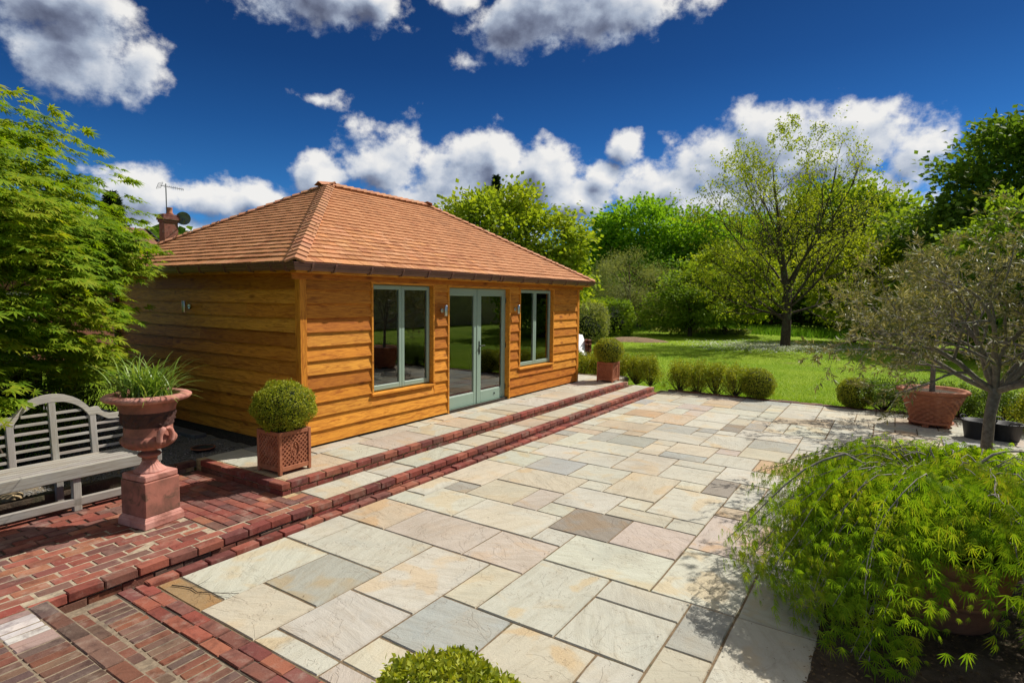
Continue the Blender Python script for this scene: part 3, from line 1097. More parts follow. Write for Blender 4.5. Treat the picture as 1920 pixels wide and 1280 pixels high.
# brick edging at the far side of the patio by the lawn
y = -4.0
while y < 4.4:
    brick(patio, 13.81, y, 0.012, along='y', pal=BRD, jit=0.01)
    brick(patio, 13.92, y + 0.1, 0.010, along='y', pal=BRD, jit=0.012)
    y += 0.2245

# ---- gravel bed behind the bench
gb = lumpy_sheet(-3.0, 4.60, 6.9, 13.0, 0.135, 0.012, 50, RG, 'gravel_bed')
structure('gravel_bed', gb, 'grit', 'grey grit bed between the bench and the timber wall', 'gravel bed')
n = 11000
r = np.random.default_rng(3)
P = np.stack([r.uniform(-0.2, 4.45, n), 6.93 + 3.2 * r.random(n) ** 1.3, np.full(n, 0.143)], -1)
octv = np.array([(1, 0, 0), (-1, 0, 0), (0, 1, 0), (0, -1, 0), (0, 0, .7), (0, 0, -.7)], float)
octf = [(0, 2, 4), (2, 1, 4), (1, 3, 4), (3, 0, 4), (2, 0, 5), (1, 2, 5), (3, 1, 5), (0, 3, 5)]
V, F = place_leaves(P, rand_dirs(n, r), rand_dirs(n, r), 0.005 + 0.011 * r.random(n) ** 2, (octv, octf))
o = link('gravel', mesh_np('gravel', V, F), 'gravel_chip')
tag(o, 'loose grey stone chips scattered behind the bench', 'gravel', kind='stuff')
# kerb of bricks and an old timber edge behind the bench
kerb = thing('brick_kerb', 'low brick kerb holding back the gravel beside the upper terrace', 'kerb', (3.3, 6.87, ZT1))
for k in range(3):
    brick(kerb, 0.19 - k * 0.2245, 0.0, 0.105, pal=BRD)
    brick(kerb, 0.19 - k * 0.2245 - 0.11, 0.006, 0.03, pal=BRD)
link('mortar', G().box(-0.45, 0.28, -0.035, 0.04, -0.1, 0.09).mesh('mortar'), 'lime_mortar', kerb)
te = thing('timber_edging', 'dark old timber edging board on the ground behind the bench', 'edging', (1.2, 6.88, ZT1))
for k in range(2):
    link('board', G().cbox(-1.6 + k * 1.62, -0.01 + k * 1.62, -0.03, 0.03, -0.12, 0.10, 0.006, 0.004).mesh('board'), 'old_sleeper', te)

# ================================================================== GARDEN ROOM
X0, X1, Y0, Y1 = 4.60, 12.17, W_FRONT, 11.10
EX0, EX1, EY0, EY1, EZ = 4.35, 12.42, 5.92, 11.34, 2.60
room = thing('garden_room', 'oak clad garden room with hipped cedar shingle roof and sage green windows', 'garden room', (4.6, 6.17, 0.25))
ROOM = Vector((4.6, 6.17, 0.25))


def rpart(name, me, mat, parent=None, loc=None, rotz=0.0, color=None):
    """child of the room; meshes are in world coordinates unless loc is given"""
    if parent is None or parent is room:
        l = (Vector(loc) if loc is not None else Vector((0, 0, 0))) - ROOM
        return link(name, me, mat, room, l, rotz, color)
    l = Vector(loc) if loc is not None else Vector((0, 0, 0))
    o = link(name, me, mat, parent, l, rotz, color)
    o.location = l - WORLD[parent.name]
    o.rotation_euler = (0, 0, rotz)
    WORLD[o.name] = l
    return o


WORLD = {}
D0, D1, DZ0, DZ1 = 7.42, 9.286, 0.285, 2.40
WINS = [(5.74, 7.085, 0.79, 2.412), (9.615, 11.0, 0.79, 2.412)]
ZB, ZC = 0.285, 2.462
# wall cores with openings
g = G()
ya, yb = Y0 + 0.004, Y0 + 0.14
for (a, b_) in ((X0 + .02, 5.74), (7.085, D0), (D1, 9.615), (11.0, X1 - .02)):
    g.box(a, b_, ya, yb, 0.2, 2.5)
for (a, b_, c, d) in WINS:
    g.box(a, b_, ya, yb, 0.2, c)
    g.box(a, b_, ya, yb, d, 2.5)
g.box(D0, D1, ya, yb, DZ1, 2.5)
g.box(X0 + .012, X0 + .14, yb, Y1, 0.2, 2.5)
g.box(X0 + .14, X1 - .14, Y1 - .14, Y1, 0.2, 2.5)
SW = (8.15, 9.35, 0.95, 2.15)
g.box(X1 - .14, X1 - .01, yb, SW[0], 0.2, 2.5)
g.box(X1 - .14, X1 - .01, SW[1], Y1, 0.2, 2.5)
g.box(X1 - .14, X1 - .01, SW[0], SW[1], 0.2, SW[2])
g.box(X1 - .14, X1 - .01, SW[0], SW[1], SW[3], 2.5)
rpart('wall', g.mesh('wall'), 'plaster')
rpart('floor', G().box(X0 + .1, X1 - .1, Y0 + .02, Y1 - .1, 0.21, 0.284).mesh('floor'), 'floor_tile')
rpart('ceiling', G().box(X0 + .02, X1 - .02, Y0 + .02, Y1 - .02, 2.503, 2.53).mesh('ceiling'), 'plaster')
rpart('plinth', G().box(X0 + .03, X1 - .03, Y0 - 0.004, Y0 + 0.003, 0.2, 0.30).box(X0 + 0.0, X0 + 0.011, Y0 + .003, Y1, 0.0, 0.30).mesh('plinth'), 'dark_joint')

# cladding boards, one object each
OAK = (0.50, 0.215, 0.042)
OAKV = [(0.66, 0.255, 0.022), (0.57, 0.205, 0.017), (0.73, 0.31, 0.034), (0.47, 0.16, 0.013), (0.63, 0.26, 0.028)]
NROW = 12
BPITCH = (ZC - ZB) / NROW
rc = random.Random(4)


def board_mesh(L, r, H=None):
    """feather-edge board: length along X, outward is -Y"""
    n = max(2, int(L / 0.3))
    V = []
    H = H or BPITCH + 0.03
    for i in range(n + 1):
        x = -L / 2 + L * i / n
        w = r.uniform(-.002, .002)
        V += [(x, -0.010, w), (x, -0.040 + r.uniform(-.002, .002), w - 0.001), (x, -0.007, H), (x, -0.001, H)]
    F = []
    for i in range(n):
        a, b_ = i * 4, i * 4 + 4
        F += [(a, b_, b_ + 1, a + 1), (a + 1, b_ + 1, b_ + 2, a + 2), (a + 2, b_ + 2, b_ + 3, a + 3), (a + 3, b_ + 3, b_, a)]
    F += [(0, 1, 2, 3), (n * 4 + 3, n * 4 + 2, n * 4 + 1, n * 4)]
    return mesh_np('cladding_board', V, F)


def board(xa, xb, row, side='front', H=None):
    if xb - xa < 0.03:
        return
    z = ZB + row * BPITCH
    me = board_mesh(xb - xa, rc, H)
    c = vary(rc.choice(OAKV), 0.10, rc)
    if side == 'front':
        rpart('cladding_board', me, 'oak', None, ((xa + xb) / 2, Y0, z), 0, c)
    elif side == 'left':
        rpart('cladding_board', me, 'oak', None, (X0 + .012, (xa + xb) / 2, z), -PI / 2, c)
    elif side == 'right':
        rpart('cladding_board', me, 'oak', None, (X1 - .01, (xa + xb) / 2, z), PI / 2, c)


FW = 0.034   # visible edge of the oak surrounds
for row in range(NROW):
    z0, z1 = ZB + row * BPITCH, ZB + (row + 1) * BPITCH
    spans = [(X0 + 0.062, D0), (D1, X1 - 0.062)]
    cut = []
    for (a, b_, c, d) in WINS:
        if z1 - 0.02 > c and z0 < d - 0.01:
            cut.append((a, b_))
    if z0 > DZ1 - 0.03:
        spans = [(X0 + 0.062, X1 - 0.062)]
    for (a, b_) in cut:
        spans = [q for s in spans for q in (((s[0], a), (b_, s[1])) if s[0] < a and s[1] > b_ else (s,))]
    for s in spans:
        board(s[0], s[1], row)
    for (a, b_, c, d) in WINS:
        if z0 < c - .03 < z1 + .01:
            board(a - .001, b_ + .001, row, H=c - .007 - z0)
    j = rc.uniform(7.2, 9.8)
    if row in (3, 8):
        board(Y0 + 0.062, Y1, row, 'left')
    else:
        board(Y0 + 0.062, j - 0.0015, row, 'left')
        board(j + 0.0015, Y1, row, 'left')
    if z1 > SW[2] + .02 and z0 < SW[3] - .02:
        board(Y0 + 0.062, SW[0], row, 'right')
        board(SW[1], Y1, row, 'right')
    else:
        board(Y0 + 0.062, Y1, row, 'right')
def post_mesh(h):
    return G().cbox(-h / 2, h / 2, -0.031, 0.031, -0.031, 0.031, 0.004).mesh('corner_post')
def upright(name, x, y, z0, z1, wx, wy, color, parent=None, mat='oak', c=0.004):
    """vertical piece whose grain runs up it"""
    h = z1 - z0
    me = G().cbox(-h / 2, h / 2, -wy / 2, wy / 2, -wx / 2, wx / 2, c).mesh(name)
    o = rpart(name, me, mat, parent, (x, y, (z0 + z1) / 2), 0, color)
    o.rotation_euler = (0, -PI / 2, 0)
    return o


for (cx, cy) in ((X0 + .010, Y0 + 0.010), (X1 - .010, Y0 + .010)):
    upright('corner_post', cx, cy, 0.262, ZC + 0.05, 0.1, 0.1, OAKV[0])
upright('corner_post', X0 + .01, Y1 - .02, 0.262, ZC + 0.05, 0.1, 0.1, OAKV[0])
# soffit and fascia
g = G().box(EX0 + .045, EX1 - .045, EY0 + .045, Y0 - .005, 2.508, 2.53).box(EX0 + .045, X0 - .005, Y0 - .004, EY1 - .04, 2.508, 2.53).box(X1 + .005, EX1 - .045, Y0 - .004, EY1 - .04, 2.508, 2.53)
rpart('soffit', g.mesh('soffit'), 'oak', color=OAKV[1])
rpart('fascia_board', G().cbox(-4.0, 4.0, -0.011, 0.011, -0.06, 0.06, .003).mesh('fascia_board'), 'oak', None, ((EX0 + EX1) / 2, EY0 + .034, 2.532), 0, OAKV[2])
L = EY1 - EY0 - .08
rpart('fascia_board', G().cbox(-L / 2, L / 2, -0.011, 0.011, -0.06, 0.06, .003).mesh('fascia_board'), 'oak', None, (EX0 + .034, (EY0 + EY1) / 2, 2.532), -PI / 2, OAKV[1])
rpart('fascia_board', G().cbox(-L / 2, L / 2, -0.011, 0.011, -0.06, 0.06, .003).mesh('fascia_board'), 'oak', None, (EX1 - .034, (EY0 + EY1) / 2, 2.532), PI / 2, OAKV[1])
rpart('fascia_board', G().cbox(-3.95, 3.95, -0.011, 0.011, -0.06, 0.06, .003).mesh('fascia_board'), 'oak', None, ((X0 + X1) / 2, Y0 - 0.050, 2.462), 0, OAKV[3])

# oak surrounds, windows and doors
def hbar(name, xa, xb, y0, y1, z0, z1, mat, parent=None, color=None, c=0.003):
    me = G().cbox(-(xb - xa) / 2, (xb - xa) / 2, -(y1 - y0) / 2, (y1 - y0) / 2, -(z1 - z0) / 2, (z1 - z0) / 2, c).mesh(name)
    return rpart(name, me, mat, parent, ((xa + xb) / 2, (y0 + y1) / 2, (z0 + z1) / 2), 0, color)


def frame_mesh(nm, xa, xb, y0, y1, z0, z1, st, top, bot, c=0.004):
    g = G()
    g.cbox(xa, xa + st, y0, y1, z0, z1, c)
    g.cbox(xb - st, xb, y0, y1, z0, z1, c)
    g.cbox(xa + st - .001, xb - st + .001, y0 + .001, y1 - .001, z1 - top, z1 - .001, c)
    g.cbox(xa + st - .001, xb - st + .001, y0 + .001, y1 - .001, z0 + .001, z0 + bot, c)
    return g.mesh(nm)


for wi, (a, b_, c, d) in enumerate(WINS):
    yo0, yo1 = Y0 - 0.046, Y0 + 0.10
    win = rpart('window', G().cbox(a, b_, yo0, yo1, d - FW, d, .003).cbox(a, a + FW, yo0 + .001, yo1, c + FW, d - FW - .0005, .003).cbox(b_ - FW, b_, yo0 + .001, yo1, c + FW, d - FW - .0005, .003).mesh('window'), 'oak', color=OAKV[2])
    win['label'] = 'oak surround with two sage green casements'
    WORLD[win.name] = Vector((0, 0, 0))
    rpart('sill', G().prism([(yo0 - .012, c - .006), (yo1, c - .006), (yo1, c + FW), (yo0 - .012, c + FW - .014)], a - .004, b_ + .004, 'x').mesh('sill'), 'oak', win, color=OAKV[2])
    ia, ib, ic, id_ = a + FW + .002, b_ - FW - .002, c + FW + .003, d - FW - .003
    rpart('frame', frame_mesh('frame', ia, ib, Y0 + .045, Y0 + .099, ic, id_, .030, .032, .034), 'sage_paint', win)
    mid = (ia + ib) / 2
    for (sa, sb) in ((ia + .012, mid - .002), (mid + .002, ib - .012)):
        rpart('sash', frame_mesh('sash', sa, sb, Y0 + .030, Y0 + .074, ic + .014, id_ - .014, .056, .056, .070), 'sage_paint', win)
        rpart('pane', G().box(sa + .05, sb - .05, Y0 + .052, Y0 + .058, ic + .07, id_ - .06).mesh('pane'), 'glass', win)
        hx = sb - .03 if sa < mid - .1 else sa + .03
        rpart('handle', G().cbox(hx - .008, hx + .008, Y0 + .085, Y0 + .105, 1.50, 1.62, .003).mesh('handle'), 'iron_black', win)
# doors
yo0, yo1 = Y0 - 0.046, Y0 + 0.135
dfr = rpart('door_surround', G().cbox(D0, D1, yo0, yo1, DZ1 - FW, DZ1, .003).cbox(D0, D0 + FW, yo0 + .001, yo1, 0.262, DZ1 - FW - .0005, .003).cbox(D1 - FW, D1, yo0 + .001, yo1, 0.262, DZ1 - FW - .0005, .003).mesh('door_surround'), 'oak', color=OAKV[2])
ia, ib, id_ = D0 + FW + .002, D1 - FW - .002, DZ1 - FW - .003
yd = Y0 + 0.060
rpart('door_frame', G().cbox(ia, ia + .03, yd - .005, yd + .07, 0.29, id_, .003).cbox(ib - .03, ib, yd - .005, yd + .07, 0.29, id_, .003).cbox(ia + .03, ib - .03, yd - .004, yd + .069, id_ - .028, id_ - .001, .003).mesh('door_frame'), 'sage_paint')
rpart('threshold', G().cbox(ia, ib, yd - .05, yd + .08, 0.255, 0.290, .004).mesh('threshold'), 'sage_paint')
mid = (ia + ib) / 2
for k, (sa, sb) in enumerate(((ia + .008, mid - .002), (mid + .002, ib - .008))):
    zt, zb = id_ - .008, 0.296
    dl = rpart('door', frame_mesh('door', sa, sb, yd - .010, yd + .040, zb, zt, .105, .118, .205, .004), 'sage_paint')
    WORLD[dl.name] = Vector((0, 0, 0))
    rpart('bead', frame_mesh('bead', sa + .100, sb - .100, yd - .004, yd + .032, zb + .200, zt - .113, .014, .014, .018, .003), 'sage_paint', dl)
    rpart('pane', G().box(sa + .1, sb - .1, yd + .010, yd + .016, zb + .2, zt - .11).mesh('pane'), 'glass', dl)
    if k == 0:
        rpart('astragal', G().cbox(sb - .022, sb + .020, yd - .020, yd - .0105, zb, zt, .003).mesh('astragal'), 'sage_paint', dl)
    if k == 1:
        hx = sa + .045
        h = G().cbox(hx - .016, hx + .016, yd - .020, yd - .010, 1.18, 1.42, .003)
        h.cbox(hx - .01, hx + .125, yd - .062, yd - .046, 1.325, 1.343, .004).cbox(hx - .008, hx + .008, yd - .05, yd - .018, 1.326, 1.342, .002)
        rpart('handle', h.mesh('handle'), 'iron_black', dl)
        lx = (sa + sb) / 2 + .09
        rpart('rim_lock', G().lathe([(0, -.004), (.017, -.004), (.017, .004), (0, .004)], 12, cap=False).mesh('rim_lock'), 'iron_black', dl, (lx, yd - .0155, zb + .115)).rotation_euler = (PI / 2, 0, 0)
    for hz in (0.5, 1.3, 2.15):
        hx = sa - .004 if k == 0 else sb + .004
        rpart('hinge', G().lathe([(.007, -.05), (.007, .05)], 8).mesh('hinge'), 'iron_black', dl, (hx, yd - .017, hz))
# window in the far side wall, seen through the glass doors
sw = rpart('side_window', G().cbox(X1 - .12, X1 - .04, SW[0], SW[1], SW[3] - .06, SW[3], .004).cbox(X1 - .12, X1 - .04, SW[0], SW[1], SW[2], SW[2] + .06, .004).cbox(X1 - .12, X1 - .04, SW[0], SW[0] + .06, SW[2] + .06, SW[3] - .06, .004).cbox(X1 - .12, X1 - .04, SW[1] - .06, SW[1], SW[2] + .06, SW[3] - .06, .004).cbox(X1 - .11, X1 - .05, (SW[0] + SW[1]) / 2 - .05, (SW[0] + SW[1]) / 2 + .05, SW[2] + .06, SW[3] - .06, .004).mesh('side_window'), 'sage_paint')
WORLD[sw.name] = Vector((0, 0, 0))
rpart('pane', G().box(X1 - .08, X1 - .075, SW[0] + .05, SW[1] - .05, SW[2] + .05, SW[3] - .05).mesh('pane'), 'glass', sw)
rpart('sill', G().cbox(X1 - .22, X1 - .121, SW[0] - .03, SW[1] + .03, SW[2] - .03, SW[2], .004).mesh('sill'), 'oak', sw, color=OAKV[2])
# drainpipe at the back corner
g = G().tube([(X0 - .07, Y1 - .10, 2.5), (X0 - .07, Y1 - .10, 0.15)], 0.034, 10)
rpart('drainpipe', g.mesh('drainpipe', True), 'gutter_brown')

# ---- roof
YM = (EY0 + EY1) / 2
RUN = YM - EY0
RISE = 1.575
SLOPE = math.hypot(RUN, RISE)
CP, SP = RUN / SLOPE, RISE / SLOPE
g = G()
A, B_, C_, D_ = (EX0 + .02, EY0 + .02, EZ - .012), (EX1 - .02, EY0 + .02, EZ - .012), (EX1 - .02, EY1 - .02, EZ - .012), (EX0 + .02, EY1 - .02, EZ - .012)
R1, R2 = (EX0 + RUN, YM, EZ + RISE - .02), (EX1 - RUN, YM, EZ + RISE - .02)
g.add([A, B_, C_, D_, R1, R2], [(0, 1, 5, 4), (1, 2, 5), (2, 3, 4, 5), (3, 0, 4), (3, 2, 1, 0)])
roof = rpart('roof', g.mesh('roof'), 'cedar', color=(0.30, 0.14, 0.075))
WORLD[roof.name] = Vector((0, 0, 0))
CED = [(0.48, 0.225, 0.100), (0.435, 0.195, 0.082), (0.52, 0.26, 0.125), (0.47, 0.225, 0.105), (0.39, 0.165, 0.07), (0.50, 0.235, 0.095)]
rsg = random.Random(15)
NC = 25
GAUGE = SLOPE / NC


def slope_axes(which):
    """origin, eave direction, up-slope direction, normal, eave length"""
    if which == 'front':
        return Vector((EX0, EY0, EZ)), Vector((1, 0, 0)), Vector((0, CP, SP)), Vector((0, -SP, CP)), EX1 - EX0
    if which == 'left':
        return Vector((EX0, EY1, EZ)), Vector((0, -1, 0)), Vector((CP, 0, SP)), Vector((-SP, 0, CP)), EY1 - EY0
    if which == 'right':
        return Vector((EX1, EY0, EZ)), Vector((0, 1, 0)), Vector((-CP, 0, SP)), Vector((SP, 0, CP)), EY1 - EY0
    return Vector((EX1, EY1, EZ)), Vector((-1, 0, 0)), Vector((0, -CP, SP)), Vector((0, SP, CP)), EX1 - EX0


def shingle_geo(w, wt0, wt1, ln, lift):
    """wedge in (u, s, n); bottom edge 0..w, top edge wt0..wt1"""
    b0, b1, t0 = 0.006 + lift, 0.034 + lift, 0.006
    V = [(0, 0, b0), (w, 0, b0), (wt1, ln, 0), (wt0, ln, 0), (0, 0, b1), (w, 0, b1), (wt1, ln, t0), (wt0, ln, t0)]
    return V, [(3, 2, 1, 0), (4, 5, 6, 7), (0, 1, 5, 4), (1, 2, 6, 5), (2, 3, 7, 6), (3, 0, 4, 7)]


singles = {'front': 230, 'left': 70, 'right': 0, 'back': 0}
for which in ('front', 'left', 'right', 'back'):
    O, eu, es, en, EL = slope_axes(which)
    items = []
    for ci in range(NC):
        s0 = ci * GAUGE - (0.035 if ci == 0 else 0)
        ln = min(0.24, SLOPE - s0 - 0.001)
        lo, hi = max(0, s0) * CP, EL - max(0, s0) * CP
        u = lo + rsg.uniform(-0.08, 0)
        while u < hi - 0.01:
            w = rsg.uniform(0.095, 0.20)
            a, b_ = max(u, lo), min(u + w - 0.007, hi)
            if b_ - a > 0.02:
                items.append((ci, s0, ln, a, b_))
            u += w
    ns = singles[which]
    if which == 'front':
        order = sorted(items, key=lambda q: (q[3] - 0.4) ** 2 * 0.35 + q[1] ** 2 * 3)
    else:
        order = sorted(items, key=lambda q: (q[3] - EL + 0.3) ** 2 * 0.7 + q[1] ** 2 * 4)
    single = set(order[:ns])
    rest = G()
    for (ci, s0, ln, a, b_) in items:
        lim0, lim1 = (s0 + ln) * CP, EL - (s0 + ln) * CP
        ta, tb = max(a, min(lim0, b_)), min(b_, max(lim1, a))
        if tb < ta:
            ta = tb = (a + b_) / 2
        Vl, Fl = shingle_geo(b_ - a, ta - a, tb - a, ln, rsg.uniform(-0.002, 0.003))
        org = O + eu * a + es * s0 + eu * 0
        Vw = [eu * v[0] + es * v[1] + en * v[2] for v in Vl]
        if (ci, s0, ln, a, b_) in single:
            # local frame: X runs up the slope so the grain follows it
            me = mesh_np('shingle', [(v[1], v[0], v[2]) for v in Vl], [f[::-1] for f in Fl])
            o = rpart('shingle', me, 'cedar', roof, org, 0, vary(rsg.choice(CED), 0.08, rsg))
            o.rotation_euler = Matrix((es, eu, en)).transposed().to_euler() if False else (0, 0, 0)
            Mr = Matrix((es, eu, es.cross(eu))).transposed()
            if es.cross(eu).dot(en) < 0:
                me.transform(Matrix.Diagonal((1, 1, -1, 1)))
                me.flip_normals()
            o.rotation_euler = Mr.to_euler()
        else:
            rest.add([org + v for v in Vw], Fl)
    if rest.V:
        o = rpart('shingles', rest.mesh('shingles'), 'cedar_many', roof, color=CED[0]) if 'cedar_many' in MATS else rpart('shingles', rest.mesh('shingles'), 'cedar', roof, color=CED[0])
        o['kind'] = 'stuff'
# caps along hips and ridge
def caps(p, q, n1, n2, count, nm, pal, wing=0.105):
    p, q = Vector(p), Vector(q)
    t = (q - p).normalized()
    step = (q - p).length / count
    w1 = t.cross(n1).normalized()
    w2 = n2.cross(t).normalized()
    up_ = (n1 + n2).normalized()
    if w1.z > 0:
        w1 = -w1
    if w2.z > 0:
        w2 = -w2
    for i in range(count):
        o = p + t * step * i
        L = step * 1.9
        V = []
        for (s, e0, e1) in ((0, 0.037, 0.062), (L, 0.026, 0.032)):
            c = o + t * s
            V += [c + w1 * wing + n1 * e0, c + up_ * (e0 * 1.15), c + w2 * wing + n2 * e0, c + w1 * wing + n1 * e1, c + up_ * (e1 * 1.15), c + w2 * wing + n2 * e1]
        F = [(0, 1, 4, 3), (1, 2, 5, 4), (6, 9, 10, 7), (7, 10, 11, 8), (3, 4, 10, 9), (4, 5, 11, 10), (0, 6, 7, 1), (1, 7, 8, 2), (0, 3, 9, 6), (2, 8, 11, 5)]
        me = mesh_np(nm, [v - o for v in V], F)
        rpart(nm, me, 'cedar', roof, o, 0, vary(pal, 0.12, rsg))


nF, nL, nR, nB = Vector((0, -SP, CP)), Vector((-SP, 0, CP)), Vector((SP, 0, CP)), Vector((0, SP, CP))
APX1, APX2 = (EX0 + RUN, YM, EZ + RISE), (EX1 - RUN, YM, EZ + RISE)
HIPC = (0.46, 0.22, 0.115)
caps((EX0 - .02, EY0 - .02, EZ - .012), APX1, nL, nF, 26, 'hip_cap', HIPC)
caps((EX1 + .02, EY0 - .02, EZ - .012), APX2, nF, nR, 26, 'hip_cap', HIPC)
caps((EX0 - .02, EY1 + .02, EZ - .012), APX1, nB, nL, 26, 'hip_cap', HIPC)
caps((EX1 + .02, EY1 + .02, EZ - .012), APX2, nR, nB, 26, 'hip_cap', HIPC)
caps((APX2[0] + .05, YM, EZ + RISE + .012), (APX1[0] - .08, YM, EZ + RISE + .012), nF, nB, 17, 'ridge_cap', HIPC)

# ---- gutters
def gutter(name, a, b_, horiz, brackets):
    """a,b_ ends of the eave line; horiz outward direction"""
    a, b_, h = Vector(a), Vector(b_), Vector(horiz)
    t = (b_ - a).normalized()
    prof = [(-.052, 0.0), (-.052, -.065), (-.040, -.083), (.026, -.088), (.034, -.072), (.044, -.066), (.050, -.042), (.050, -.034), (.060, -.030), (.064, -.012), (.060, -.008), (.070, -.004), (.070, 0.005), (.056, .005), (.050, -.012)]
    V = [a + h * p[0] + Vector((0, 0, p[1])) - t * 0 for p in prof] + [b_ + h * p[0] + Vector((0, 0, p[1])) for p in prof]
    # mitre at the corners
    n = len(prof)
    V = [v - t * prof[i % n][0] * (1 if i < n else -1) for i, v in enumerate(V)]
    F = [tuple(range(n)), tuple(range(2 * n - 1, n - 1, -1))] + [(i, i + n, (i + 1) % n + n, (i + 1) % n) for i in range(n)]
    o = rpart(name, mesh_np(name, V, F), 'gutter_brown')
    WORLD[o.name] = Vector((0, 0, 0))
    L = (b_ - a).length
    pb = [(.054, .006), (.073, .006), (.073, -.012), (.066, -.040), (.054, -.064), (.038, -.095), (-.060, -.108), (-.060, -.092), (.030, -.0885)]
    for s in brackets:
        c = a + t * s
        k = len(pb)
        Vb = [c + h * p[0] + Vector((0, 0, p[1])) - t * .014 - c for p in pb] + [c + h * p[0] + Vector((0, 0, p[1])) + t * .014 - c for p in pb]
        Fb = [tuple(range(k)), tuple(range(2 * k - 1, k - 1, -1))] + [(i, i + k, (i + 1) % k + k, (i + 1) % k) for i in range(k)]
        rpart('bracket', mesh_np('bracket', Vb, Fb), 'gutter_brown', o, c)
    return o


GZ, GO = 2.588, 0.0
gutter('gutter', (EX0 - GO, EY0 - GO, GZ), (EX1 + GO, EY0 - GO, GZ), (0, -1, 0), [0.20, 0.55, 1.15, 1.75, 2.30, 2.85, 3.45, 3.95, 4.22, 4.32, 5.0, 5.55, 6.1, 6.7, 7.25, 7.75])
gutter('gutter', (EX0 - GO, EY1, GZ), (EX0 - GO, EY0 - GO, GZ), (-1, 0, 0), [0.3, 0.9, 1.55, 2.2, 2.85, 3.4, 4.0, 4.55, 5.0, 5.28])
gutter('gutter', (EX1 + GO, EY0 - GO, GZ), (EX1 + GO, EY1, GZ), (1, 0, 0), [0.3, 0.9, 1.55, 2.2, 2.85])

# ---- wall lights
def wall_light(loc, outward, label):
    t = thing('wall_light', label, 'wall light', loc, math.atan2(outward[1], outward[0]) + PI / 2, 'outdoor wall lights on the timber room')
    g = G().lathe([(0.001, 0), (.034, 0), (.034, .012), (.03, .016), (.001, .016)], 18, cap=False)
    o = link('backplate', g.mesh('backplate'), 'steel', t, (0, 0, 0))
    o.rotation_euler = (PI / 2, 0, 0)
    link('arm', G().tube([(0, -.012, 0), (0, -.07, 0.0)], .009, 8).mesh('arm', True), 'steel', t)
    g = G().lathe([(.0, -.085), (.026, -.085), (.028, -.08), (.028, .080), (.026, .085), (.0, .085)], 20, 0, -.085, cap=False)
    link('lamp_tube', g.mesh('lamp_tube', True), 'steel', t)
    return t


wall_light((7.265, Y0 - .034, 1.985), (0, -1), 'steel tube wall light between the first window and the glass doors')
wall_light((9.45, Y0 - .034, 1.985), (0, -1), 'steel tube wall light between the glass doors and the far window')
wall_light((X0 - .024, 8.72, 2.02), (-1, 0), 'lone steel tube wall light on the shaded side wall')

